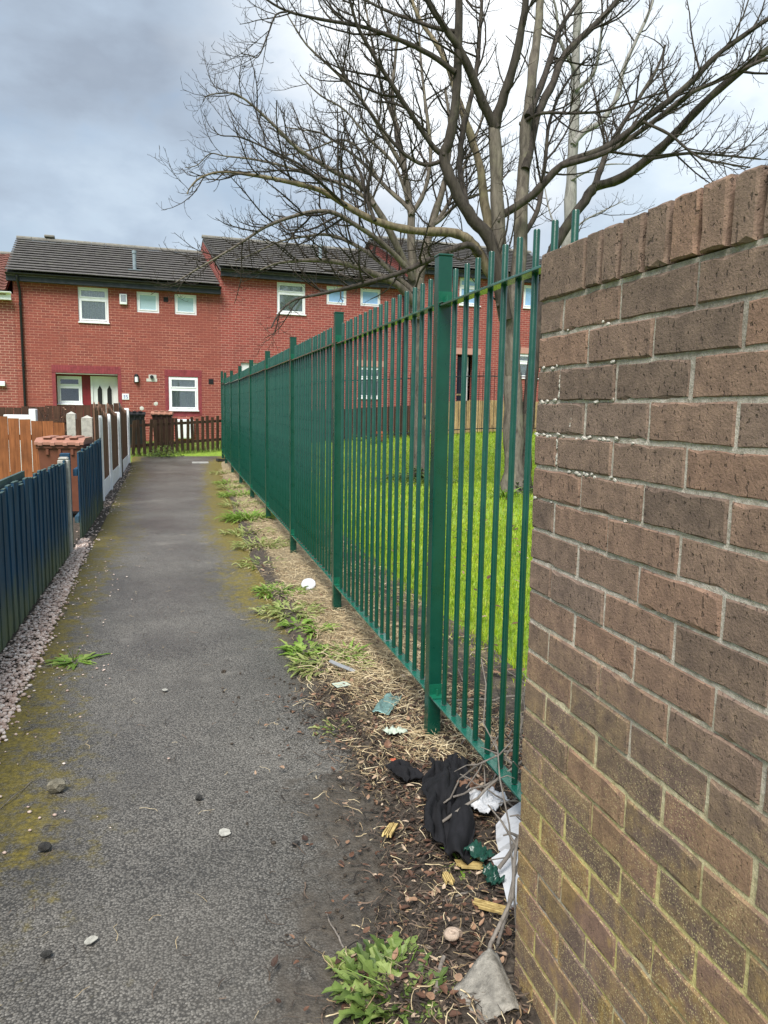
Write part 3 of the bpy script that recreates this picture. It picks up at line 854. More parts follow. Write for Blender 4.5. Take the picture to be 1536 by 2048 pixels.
def vent_pipe(rf, u, ze, up_y):
    zz = ze+(up_y+.28)*math.tan(PITCH_R)
    v_ = MB().tube([(u, up_y, zz-.05), (u, up_y, zz+.52)], .055, 12).tube([(u, up_y, zz+.52), (u, up_y, zz+.60)], .07, 12)
    v_.box(u-.2, u+.2, up_y-.17, up_y+.1, zz-.02, zz+.02)
    v_.build('vent_pipe', 'lead_grey', rf, False)
def airbrick(house, x0, x1, z0, z1, mat='dark_void'):
    a_ = MB().box(x0, x1, -.012, .0, z0, z1)
    for i in range(3): a_.box(x0+.01, x1-.01, -.02, -.012, z0+.02+i*(z1-z0)/3.4, z0+.034+i*(z1-z0)/3.4)
    a_.build('air_vent', mat, house)
def soldier(house, x0, x1, z0, z1, mat, proud=.006):
    s_ = MB(); n_ = int((x1-x0)/.075)
    for i in range(n_):
        a = x0+(x1-x0)*i/n_
        s_.cbox(a+.004, a+(x1-x0)/n_-.004, -proud-random.Random(i).uniform(0, .003), .02, z0+.004, z1-.004, .003)
    s_.box(x0, x1, -.0025, .01, z0, z1)
    s_.build('lintel', mat, house)

YR = 3.9
# --- house with the white door
h1 = thing('terraced_house', 'red brick terraced house with white front door in a maroon painted recess', 'house', (HX, HY, 0), HR)
Z0 = .2
porch = (-1.27, .47, .36, 2.41, .36)
body(h1, -2.3, 3.56, Z0, 5.2, [(-.57, .27, 3.92, 4.93), (1.08, 1.73, 4.29, 4.90), (2.19, 2.85, 4.29, 4.90), (1.96, 2.85, 1.36, 2.39), porch], 'red_brick', YR)
rf, _ = roof(h1, -2.46, 3.53, 5.2, YR, seed=1)
MB().cbox(-1.62, -1.30, YR-.14, YR+.14, 6.98, 7.06, .02).build('ridge_vent', 'ridge_tile', rf)
eaves(h1, -2.46, 3.58, 5.2)
vent_pipe(rf, 1.08, 5.2, .75)
win(h1, -.57, .27, 3.92, 4.93, split=.33, curtain='lace_curtain')
win(h1, 1.08, 1.73, 4.29, 4.90, glass='obscure_glass', sill=False)
win(h1, 2.19, 2.85, 4.29, 4.90, glass='obscure_glass', sill=False)
win(h1, 1.96, 2.85, 1.36, 2.39, y=.01, split=.36, curtain='net_curtain')
# recessed porch: back wall, window, door, surround
bk = MB(); wb = [(-1.25, -.56, 1.50, 2.33), (-.31, .47, .4, 2.35)]
X = sorted({-1.27, .47, *[a for w_ in wb for a in w_[:2]]}); Zs = sorted({.36, 2.41, *[a for w_ in wb for a in w_[2:]]})
for i in range(len(X)-1):
    for j in range(len(Zs)-1):
        cx, cz = (X[i]+X[i+1])/2, (Zs[j]+Zs[j+1])/2
        if not any(w_[0] < cx < w_[1] and w_[2] < cz < w_[3] for w_ in wb):
            bk.quad((X[i], .355, Zs[j]), (X[i+1], .355, Zs[j]), (X[i+1], .355, Zs[j+1]), (X[i], .355, Zs[j+1]))
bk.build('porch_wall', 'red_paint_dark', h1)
win(h1, -1.25, -.56, 1.50, 2.33, y=.33, split=.36)
MB().box(-1.262, .462, .01, .352, 2.385, 2.406).build('porch_soffit', 'cream_soffit', h1)
dr = MB().cbox(-.31, -.245, .30, .37, .4, 2.35, .004).cbox(.405, .47, .30, .37, .4, 2.35, .004).cbox(-.246, .406, .302, .368, 2.28, 2.35, .004)
dr.cbox(-.243, .403, .33, .365, .42, 2.279, .004)
door = dr.build('door', 'white_door', h1)
for a in (-.125, .15):
    pl_ = [(a, 1.05), (a+.15, 1.05), (a+.15, 1.95), (a+.075, 2.10), (a, 1.95)]
    MB().prism([(x+.0, z_) for x, z_ in pl_], 'y', .322, .332).build('door_glass', 'dark_void', door)
    fr_ = MB()
    for q in range(5):
        (xa, za), (xb, zb) = pl_[q], pl_[(q+1) % 5]
        fr_.tube([(xa, .325, za), (xb, .325, zb)], .012, 5)
    fr_.build('door_moulding', 'white_door', door)
MB().tube([(.33, .3, 1.3), (.33, .3, 1.45)], .012, 8).build('handle', 'galvanised', door)
soldier(h1, -1.37, .565, 2.41, 2.635, 'red_paint')
MB().box(-1.37, -1.27, -.005, .01, .4, 2.409).build('painted_jamb', 'red_paint', h1)
MB().box(.47, .57, -.005, .01, .4, 2.409).build('painted_jamb', 'red_paint', h1)
soldier(h1, 1.84, 2.97, 2.39, 2.60, 'red_paint')
for a, e, c, t in ((1.85, 1.957, 1.20, 2.388), (2.853, 2.96, 1.20, 2.388), (1.958, 2.852, 1.18, 1.322)):
    MB().box(a, e, -.005, .01, c, t).build('painted_jamb', 'red_paint', h1)
# fittings on the wall
al = MB().cbox(.59, .80, -.075, 0, 4.48, 4.79, .012).build('alarm_box', 'white_upvc', h1)
MB().box(.62, .77, -.079, -.074, 4.56, 4.76).build('alarm_print', 'alarm_grey', al)
airbrick(h1, 1.86, 2.0, 4.64, 4.78); airbrick(h1, 3.18, 3.33, 2.19, 2.35)
nb_ = MB().cbox(.58, .78, -.018, 0, 1.655, 1.835, .004).build('house_number', 'white_upvc', h1)
def digit(par, x, z_, s, segs, t=.013):
    q = MB()
    P = {'a': ((0, 2), (1, 2)), 'b': ((1, 1), (1, 2)), 'c': ((1, 0), (1, 1)), 'd': ((0, 0), (1, 0)), 'e': ((0, 0), (0, 1)), 'f': ((0, 1), (0, 2)), 'g': ((0, 1), (1, 1))}
    for k in segs:
        (xa, za), (xb, zb) = P[k]
        xa, xb = x+xa*s*.75, x+xb*s*.75; za, zb = z_+za*s, z_+zb*s
        q.box(min(xa, xb)-t/2, max(xa, xb)+t/2, -.0215, -.017, min(za, zb)-t/2, max(za, zb)+t/2)
    q.build('digit', 'digit_blue', par)
digit(nb_, .625, 1.70, .045, 'abgcd'); digit(nb_, .70, 1.70, .045, 'afgcd')
lp = MB()
lp.prism([(.94, 2.18), (1.08, 2.18), (1.08, 2.38), (1.05, 2.43), (1.01, 2.45), (.97, 2.43), (.94, 2.38)], 'y', -.03, 0)
lp.tube([(1.01, -.065, 2.36), (1.01, -.065, 2.40), (1.01, -.065, 2.44)], [.062, .058, .02], 12)
lamp = lp.build('wall_lamp', 'black_plastic', h1)
MB().tube([(1.01, -.065, 2.20), (1.01, -.065, 2.355)], .05, 12).build('lamp_glass', 'white_upvc', lamp)
MB().tube([(1.46, -.07, 2.36), (1.46, .1, 2.36)], .055, 14).build('boiler_flue', 'dark_void', h1)
fm = MB(); rr = random.Random(8)
for a, e, c, t in ((1.37, 1.60, 2.30, 2.43), (1.30, 1.62, 2.22, 2.31)):
    fm.cbox(a, e, -.006, .004, c, t, .003)
fm.build('patch_mortar', 'cream_soffit', h1)
for (u_, z_, r_) in ((1.14, 1.40, .06), (1.56, 1.545, .06)):
    MB().ico((u_, 0, z_), r_, (1.1, .12, 1.0), .2, rr, True).build('patch_mortar', 'cream_soffit', h1)
dp_ = MB().tube([(-2.16, -.27, 5.1), (-2.16, -.27, 4.99), (-2.13, -.10, 4.80), (-2.12, -.06, 4.70), (-2.12, -.06, .3)], .036, 10)
for z_ in (4.3, 2.55, 1.2): dp_.tube([(-2.12, -.06, z_), (-2.12, -.06, z_+.07)], .047, 10)
dp_.build('downpipe', 'black_plastic', h1, True)
gm = MB().cbox(2.12, 2.68, -.19, 0, .47, 1.08, .02).build('meter_box', 'white_upvc', h1)
MB().box(2.16, 2.64, -.196, -.189, .51, 1.04).build('meter_door', 'white_post', gm)

# --- neighbour on the left, red pantiles, white gutter
h0 = thing('terraced_house', 'red brick terraced house with red pantile roof and white gutter at the far left', 'house', (HX, HY, 0), HR)
body(h0, -9.0, -2.303, Z0, 4.66, [(-5.9, -4.9, 3.4, 4.4), (-6.0, -4.6, 1.2, 2.3)], 'red_brick_left', YR)
win(h0, -5.9, -4.9, 3.4, 4.4, split=.33, curtain='lace_curtain'); win(h0, -6.0, -4.6, 1.2, 2.3, split=.33, curtain='net_curtain')
rb = MB(); zr0 = 4.66+(YR+.28)*math.tan(PITCH_R)
rb.prism([(-.26, 4.60), (YR, zr0-.06), (2*YR+.28, 4.60), (2*YR+.28, 4.54), (YR, zr0-.14), (-.26, 4.54)], 'x', -9.1, -2.47)
rf0 = rb.build('roof', 'roof_tile_red', h0)
for k in range(14):
    tb_ = MB(); nn = 160; s0 = k*.325-.02; s1 = s0+.36
    cs, sn = math.cos(PITCH_R), math.sin(PITCH_R)
    for i in range(nn+1):
        x = -9.1+(6.63)*i/nn; w_ = .022*math.sin(i*2*math.pi/8*1.0)
        for s_, h_ in ((s0, .045), (s1, .012), (s0, .018)):
            tb_.v.append((x, -.28+s_*cs-(h_+w_)*sn, 4.66+s_*sn+(h_+w_)*cs))
    for i in range(nn):
        o = 3*i; tb_.f += [(o, o+3, o+4, o+1), (o+2, o+5, o+3, o)]
    tb_.build('tile_course', 'roof_tile_red', rf0)
MB().prism([(YR+.12*math.cos(t), zr0+.085*math.sin(t)) for t in np.linspace(-.2, math.pi+.2, 9)], 'x', -9.1, -2.46).build('ridge_tile', 'ridge_tile', rf0)
eaves(h0, -9.0, -2.33, 4.66, 'white_upvc', 'white_upvc')
MB().cbox(-2.85, -2.62, -.09, 0, 1.98, 2.12, .01).build('extractor_vent', 'white_upvc', h0)

# --- house behind the trees
h2 = thing('terraced_house', 'red brick terraced house with stepped-up grey roof behind the middle bare tree', 'house', (HX, HY, 0), HR)
body(h2, 3.563, 9.95, .3, 5.76, [(5.38, 6.32, 4.50, 5.48), (7.03, 7.72, 4.88, 5.47), (8.2, 8.92, 4.90, 5.47), (8.15, 8.97, 1.85, 2.9), (4.2, 5.2, .8, 2.9)], 'red_brick_right', YR)
rf, _ = roof(h2, 3.535, 9.93, 5.76, YR, seed=2)
eaves(h2, 3.565, 9.95, 5.76); vent_pipe(rf, 7.2, 5.76, 1.4)
win(h2, 5.38, 6.32, 4.50, 5.48, split=.33, curtain='net_curtain')
win(h2, 7.03, 7.72, 4.88, 5.47, glass='sky_reflect_glass', sill=False); win(h2, 8.2, 8.92, 4.90, 5.47, glass='sky_reflect_glass', sill=False)
win(h2, 8.15, 8.97, 1.85, 2.9, split=.36, curtain='net_curtain')
d2 = MB().cbox(4.2, 5.2, .06, .12, .8, 2.9, .01).build('door', 'white_door', h2)
soldier(h2, 8.0, 9.12, 2.9, 3.11, 'red_brick_right')
MB().tube([(9.75, -.06, 5.5), (9.75, -.06, .6)], .036, 10).build('downpipe', 'black_plastic', h2, True)

# --- last house in view, navy door
h3 = thing('terraced_house', 'red brick terraced house with navy door and gable above its neighbour on the right', 'house', (HX, HY, 0), HR)
body(h3, 9.953, 16.8, .4, 6.32, [(11.84, 12.66, 5.15, 6.08), (11.83, 12.60, 1.1, 3.45, .5), (14.1, 15.15, 2.7, 3.57), (14.4, 15.2, 5.2, 6.0)], 'red_brick_right', YR)
rf, _ = roof(h3, 9.80, 16.9, 6.32, YR, seed=3); eaves(h3, 9.953, 16.8, 6.32)
win(h3, 11.84, 12.66, 5.15, 6.08, split=.33, glass='sky_reflect_glass'); win(h3, 14.1, 15.15, 2.7, 3.57, split=.36, curtain='net_curtain'); win(h3, 14.4, 15.2, 5.2, 6.0, glass='sky_reflect_glass')
d3 = MB().cbox(11.85, 12.33, .40, .46, 1.12, 3.4, .01).build('door', 'navy_door', h3)
MB().cbox(11.95, 12.2, .385, .40, 2.02, 2.08, .004).build('letter_box', 'brass', d3)
MB().cbox(12.34, 12.46, .38, .47, 1.12, 3.4, .008).build('door_post', 'white_upvc', h3)
soldier(h3, 11.7, 12.75, 3.45, 3.66, 'red_brick_right'); soldier(h3, 14.0, 15.25, 3.57, 3.79, 'red_brick_right')

# ---------------------------------------------------------------- blue close-board fence on the left
def board_mesh(w_, t_, h_, mat, seed, top=0.0, point=False):
    r_ = random.Random(seed)
    if point:
        pr = [(0, 0), (w_, 0), (w_, h_-w_*.55), (w_*.82, h_-w_*.2), (w_*.5, h_), (w_*.18, h_-w_*.2), (0, h_-w_*.55)]
    else:
        pr = [(0, 0), (w_, 0), (w_, h_+r_.uniform(-.006, .006)), (0, h_+r_.uniform(-.006, .006))]
    return MB().prism(pr, 'x', -t_/2, t_/2).mesh('board', mat)
BL = [board_mesh(.105, .016, .96, 'blue_board', s) for s in range(5)]
BT = MB().box(-.009, .009, 0, .105, .9605, .966).mesh('board_top', 'blue_board_top')
rb_ = random.Random(11)
def blue_section(label, y0, y1, x, tops, extra=()):
    f = thing('board_fence', label, 'fence', (x, 0, 0))
    y = y0; k = 0
    while y < y1-.02:
        o = link('board', rb_.choice(BL), f)
        t_ = float(np.interp(y, [y0, y1], tops))
        z_ = GZ(x, y)+.02
        o.location = (rb_.uniform(-.002, .002)+(0.006 if k % 2 else -.002), y, z_)
        o.scale = (1, 1, (t_-z_+rb_.uniform(-.022, .014))/.963)
        o.rotation_euler = (rb_.uniform(-.006, .006), rb_.uniform(-.006, .006), rb_.uniform(.0, .05))
        c_ = link('board_top', BT, o)
        y += .088; k += 1
    for zz in (.25, .75):
        MB().box(-.055, -.016, y0, y1, zz, zz+.07).build('rail', 'blue_board', f)
    return f
f1 = blue_section('long blue vertical board fence on the left, pebbles along its foot', 1.9, 7.78, -1.035, (1.0, .965))
for zz, y_ in ((1.02, 5.05),):
    MB().box(-.05, -.03, y_, y_+.9, .93, zz).build('capping_scrap', 'blue_board_top', f1)
f2 = blue_section('shorter blue board panel beyond the gap, with the brown bin behind it', 8.58, 11.15, -1.015, (1.0, 1.035))
cp_ = thing('concrete_fence_post', 'slim grey concrete fence post at the end of the long blue fence', 'post', (-1.06, 7.86, GZ(-1, 7.9)))
MB().cbox(-.05, .05, -.05, .05, -.1, .92, .008).build('shaft', 'concrete_post', cp_); MB().cbox(-.045, .045, -.045, .045, .918, .945, .012).build('top', 'concrete_post', cp_)
bp = thing('timber_gate_post', 'blue green timber post in the gap between the blue fences', 'post', (-1.09, 8.2, GZ(-1, 8.2)))
MB().cbox(-.045, .045, -.045, .045, -.1, .96, .006).build('shaft', 'blue_board', bp); MB().box(-.03, -.01, .0, .40, .74, .84).build('rail', 'blue_board', bp)
MB().box(-.03, -.01, .0, .40, .18, .28).build('rail', 'blue_board', bp)

# orange-brown fence running away to the left
of = thing('board_fence', 'orange brown stained timber board fence behind the blue fence', 'fence', (0, 12.55, 0))
OB = [board_mesh(.1505, .018, 1.14, 'orange_board', s+50) for s in range(4)]
x = -1.66; k = 0
while x > -7.5:
    o = link('board', OB[k % 4], of)
    tz = float(np.interp(-x, [1.6, 2.5, 7], [1.20, 1.31, 1.6])); b0 = GZ(x, 12.5)+.03
    o.location = (x, rb_.uniform(-.007, .007), b0); o.rotation_euler = (0, rb_.uniform(-.012, .012), R(90))
    o.scale = (1, 1, (tz-b0+rb_.uniform(-.012, .012))/1.14)
    x -= .158; k += 1
for zz in (.35, .95): MB().box(-7.5, -1.66, .012, .05, zz, zz+.08).build('rail', 'orange_board', of)

# concrete gate posts
def conc_post(label, x, y, w_, h_, mat='concrete_post'):
    t_ = thing('concrete_fence_post', label, 'post', (x, y, GZ(x, y)))
    MB().cbox(-w_/2, w_/2, -w_/2, w_/2, -.1, h_-.04, .008).build('shaft', mat, t_)
    q = MB(); q.v = [(-w_/2, -w_/2, h_-.0395), (w_/2, -w_/2, h_-.0395), (w_/2, w_/2, h_-.0395), (-w_/2, w_/2, h_-.0395), (0, 0, h_)]
    q.f = [(0, 1, 4), (1, 2, 4), (2, 3, 4), (3, 0, 4)]; q.build('pyramid_top', mat, t_)
conc_post('white pyramid topped concrete post at the end of the orange fence', -1.53, 12.35, .13, 1.31)
conc_post('weathered grey pyramid topped concrete post beside the brown bin', -1.235, 11.65, .15, 1.27)
gp = thing('board_fence', 'narrow dark brown board panel between the two pyramid topped posts', 'fence', (-1.44, 12.3, GZ(-1.4, 12)))
for k in range(2): MB().box(-.06+k*.075, .012+k*.075, -.01, .01, .05, 1.2).build('board', 'lap_board', gp)

# brown and white panel fence with pointed boards
PB = [board_mesh(.125, .018, 1.0, 'brown_board', s+80, point=True) for s in range(3)]
KB = [board_mesh(.125, .018, 1.0, 'black_board', 90, point=True)]
pfn = thing('panel_fence', 'brown pointed board fence with white posts along the far left of the path', 'fence', (-1.115, 0, 0))
def white_post(y, h_=1.24):
    t_ = MB().cbox(-.055, .055, -.05, .05, -.1, h_, .008).build('post', 'white_post', pfn); t_.location = (0, y, GZ(-1.1, y))
    MB().cbox(-.05, .05, -.045, .045, h_-.002, h_+.02, .01).build('top', 'white_post', t_)
def comp_panel(y0, y1, meshes, h0, h1):
    t_ = MB().cbox(-.02, .02, 0, y1-y0, -.05, .27, .005).build('gravel_board', 'white_post', pfn); t_.location = (0, y0, GZ(-1.1, y0))
    n_ = max(1, int(round((y1-y0)/.135)))
    for k in range(n_):
        o = link('board', meshes[k % len(meshes)], t_)
        s_ = k/max(1, n_-1)
        hh_ = h0+(h1-h0)*math.sin(s_*math.pi/2)
        o.location = (.004*(k % 2), k*(y1-y0)/n_, .272); o.scale = (1, 1, hh_-.272)
comp_panel(11.35, 11.85, PB, 1.46, 1.40)
white_post(11.93)
comp_panel(12.0, 13.35, PB, 1.46, 1.28)
white_post(13.42)
comp_panel(13.49, 15.5, PB, 1.44, 1.26)
white_post(15.57)
kp = MB().cbox(-.02, .02, 0, .4, -.05, .05, .005).build('black_board_base', 'black_board', pfn); kp.location = (.04, 15.66, GZ(-1.1, 15.7))
for k in range(3):
    o = link('board', KB[0], kp); o.location = (0, k*.13, 0); o.scale = (1, 1, 1.44-.05*k)
comp_panel(16.1, 18.4, PB, 1.46, 1.28)
white_post(18.48)

# dark lap panel, white pier and dead shrub in the garden behind
lp_ = thing('lap_fence', 'dark brown lap panel fence in front of the recessed window', 'fence', (-4.0, 17.3, GZ(-3, 17)))
for k in range(19): MB().box(k*.15, k*.15+.142, -.008+.006*(k % 2), .008+.006*(k % 2), .05, 1.27+.008*k-.01*(k % 3)).build('board', 'lap_board', lp_)
MB().box(0, 2.85, -.03, -.011, 1.0, 1.07).build('rail', 'lap_board', lp_)
wp = thing('garden_pier', 'white painted low garden pier with a raised end by the downpipe', 'wall', (-2.9, 16.9, GZ(-2.9, 17)))
MB().cbox(-.45, .02, -.1, .1, 0, 1.15, .01).build('wall', 'white_post', wp); MB().cbox(.021, .15, -.11, .11, 0, 1.27, .01).build('cap', 'white_post', wp)

def stick_mb(a, e, r0, r1, seed, wig=.03, n=7, sides=6):
    r_ = random.Random(seed); a = Vector(a); e = Vector(e); L = (e-a).length
    P = []; Rr = []
    for i in range(n):
        t = i/(n-1); p_ = a.lerp(e, t)
        k = math.sin(t*math.pi)
        p_ += Vector((r_.uniform(-1, 1), r_.uniform(-1, 1), r_.uniform(-.6, 1)))*wig*L*k
        P.append(p_); Rr.append(r0+(r1-r0)*t)
    return P, Rr
def leaf(mb_, base, dirv, L, w_, droop, lobes=0, seed=0, n=5, rise=.6):
    """ribbon leaf that rises from its base and curls over"""
    r_ = random.Random(seed)
    d_ = Vector((dirv[0], dirv[1], 0)).normalized(); side = Vector((-d_.y, d_.x, 0))
    p_ = Vector(base); el = rise; o = len(mb_.v); st = L/n
    for i in range(n+1):
        t = i/n
        wv = w_*math.sin(math.pi*(0.12+0.88*t)**.8)*(1.0 if not lobes else (1.25 if i % 2 else .55)) + .0006
        if i == n: wv = .0008
        tw = r_.uniform(-.25, .25)
        s_ = side*wv/2
        mb_.v += [tuple(p_-s_+Vector((0, 0, .18*wv+tw*wv*.3))), tuple(p_), tuple(p_+s_+Vector((0, 0, .18*wv-tw*wv*.3)))]
        p_ = p_ + (d_*math.cos(el)+Vector((0, 0, math.sin(el))))*st + side*r_.uniform(-.08, .08)*st
        el -= droop/n
    for i in range(n):
        a = o+3*i; mb_.f += [(a, a+1, a+4, a+3), (a+1, a+2, a+5, a+4)]

dsb = thing('dead_shrub', 'sprig of curled dead brown leaves over the orange fence', 'plant', (-1.85, 12.8, GZ(-1.8, 12.8)))
q = MB(); ql = MB(); rr = random.Random(5)
for k in range(9):
    P, Rr = stick_mb((rr.uniform(-.1, .1), 0, .6), (rr.uniform(-.25, .28), rr.uniform(-.1, .1), rr.uniform(1.2, 1.36)), .006, .003, k)
    q.tube(P, Rr, 4)
    for j in range(4): leaf(ql, tuple(P[-1-j]), (rr.uniform(-1, 1), rr.uniform(-1, 1)), .07, .035, 1.5, 0, k*7+j)
q.build('stems', 'twig', dsb); ql.build('leaves', 'dead_leaf', dsb)

# wheelie bins
def bin_(label, x, y, rz, bmat, lmat, h_=1.06, open_=0.0):
    t_ = thing('wheelie_bin', label, 'bin', (x, y, GZ(x, y)), rz)
    bd = MB(); w0, w1, d0, d1 = .235, .285, .25, .34
    zb, zt = .10, h_-.09
    bd.v = [(-w0, -d0, zb), (w0, -d0, zb), (w0, d0, zb), (-w0, d0, zb), (-w1, -d1, zt), (w1, -d1, zt), (w1, d1, zt), (-w1, d1, zt)]
    bd.f = [(0, 3, 2, 1), (0, 1, 5, 4), (1, 2, 6, 5), (2, 3, 7, 6), (3, 0, 4, 7)]
    bd.cbox(-w1-.02, w1+.02, -d1-.02, d1+.02, zt-.05, zt, .008)
    for xx in (-.16, 0, .16): bd.cbox(xx-.02, xx+.02, -d1-.012, -d0+.0, zt-.13, zt-.048, .005)
    t_.scale = (.9, .9, .96)
    bd.build('body', bmat, t_)
    ld = MB(); ld.prism([(-d1-.045, zt+.003), (d1+.03, zt+.003), (d1+.03, zt+.03), (d1-.06, zt+.085), (-d1+.10, zt+.085), (-d1-.045, zt+.035)], 'x', -w1-.032, w1+.032)
    for xx in (-.17, .0, .17): ld.cbox(xx-.055, xx+.055, -d1+.02, d1-.1, zt+.08, zt+.103, .008)
    for xx in (-.24, -.08, .08, .24): ld.cbox(xx-.03, xx+.03, -d1-.055, -d1-.02, zt-.012, zt+.034, .006)
    ld.build('lid', lmat, t_)
    for sx in (-1, 1):
        MB().tube([(sx*(w0+.05), d0+.0, .1), (sx*(w0), d0+.0, .1)], .1, 16).build('wheel', 'black_plastic', t_, False)
    MB().tube([(-.22, d1+.06, zt-.02), (.22, d1+.06, zt-.02)], .014, 8).build('handle', bmat, t_)
bin_('brown wheelie bin with pale lid behind the blue panel', -1.385, 10.45, R(-4), 'bin_brown', 'bin_lid_brown')
bin_('black wheelie bin behind the left end of the picket fence', -1.12, 21.9, R(3), 'bin_black', 'bin_black')
bin_('dark maroon wheelie bin with dusty lid behind the middle of the picket fence', -.40, 22.3, R(-3), 'bin_dark_red', 'bin_lid_brown')

# dark picket fence across the end of the path
pf = thing('picket_fence', 'low dark brown picket fence across the end of the path', 'fence', (-1.15, 19.98, 0), math.atan2(1.62, 2.3))
PK = [board_mesh(.085, .02, .92, 'dark_picket', s+120) for s in range(4)]
ca, sa = math.cos(pf.rotation_euler.z), math.sin(pf.rotation_euler.z)
for k in range(27):
    s_ = .03+k*.163
    o = link('picket', PK[k % 4], pf)
    o.location = (s_, -.02+rb_.uniform(-.006, .006), GZ(-1.15+s_*ca, 19.98+s_*sa)+.01)
    o.rotation_euler = (0, rb_.uniform(-.05, .05)+(.07 if k in (0, 3) else 0), R(-90))
    o.scale = (1, 1, rb_.uniform(.94, 1.03))
for zz in (.22, .72):
    a = MB(); zA = GZ(-1.15, 19.98)+zz; zB = GZ(-1.15+4.4*ca, 19.98+4.4*sa)+zz
    a.v = [(0, 0, zA), (4.4, 0, zB), (4.4, .035, zB), (0, .035, zA), (0, 0, zA+.07), (4.4, 0, zB+.07), (4.4, .035, zB+.07), (0, .035, zA+.07)]
    a.f = [(0, 3, 2, 1), (4, 5, 6, 7), (0, 1, 5, 4), (1, 2, 6, 5), (2, 3, 7, 6), (3, 0, 4, 7)]
    a.build('rail', 'dark_picket', pf)

# black railings and tan boards in front of the houses on the right
def front_y(x, off): return 24.796-off+(x+2.19)*.0919
rl = thing('iron_railing', 'tall thin black iron railing at the top of the lawn', 'railing', (0, 0, 0))
RB = MB().tube([(0, 0, 0), (0, 0, 1.9), (0, 0, 2.0)], [.009, .009, .002], 6).mesh('upright', 'black_iron')
xr = 3.4
while xr < 13.6:
    o = link('upright', RB, rl); yr_ = front_y(xr, 3.35); o.location = (xr, yr_, GZ(xr, yr_)-.02); xr += .135
for zz in (.16, 1.78):
    xa, xb = 3.35, 13.65; n_ = 12; P = []
    for i in range(n_+1):
        xx = xa+(xb-xa)*i/n_; yy = front_y(xx, 3.35); P.append((xx, yy, GZ(xx, yy)+zz))
    MB().tube(P, .016, 4).build('rail', 'black_iron', rl)
tf = thing('board_fence', 'pale tan vertical board fence behind the black railing', 'fence', (0, 0, 0))
TB = [board_mesh(.12, .018, 1.0, 'tan_board', s+150) for s in range(3)]
xr = 7.3
while xr < 14.0:
    yy = front_y(xr, 3.0); o = link('board', rb_.choice(TB), tf); o.location = (xr, yy, GZ(xr, yy)+.0); o.rotation_euler = (0, 0, R(-90+5)); o.scale = (1, 1, rb_.uniform(.98, 1.02)); xr += .132
gf = thing('board_fence', 'weathered dark garden fence behind the railing at the foot of the middle house', 'fence', (0, 0, 0))
xr = 3.4
while xr < 7.2:
    yy = front_y(xr, 2.9); o = link('board', PK[int(xr*10) % 4], gf); o.location = (xr, yy, GZ(xr, yy)); o.rotation_euler = (0, 0, R(-85)); o.scale = (1, 1, 1.02); xr += .1
pot = thing('flower_pot', 'small red flower pot by the railing', 'pot', (5.75, front_y(5.75, 3.8), GZ(5.75, 22)))
MB().tube([(0, 0, 0), (0, 0, .22), (0, 0, .22), (0, 0, .28)], [.09, .13, .145, .145], 14).build('pot', 'terracotta', pot, False)

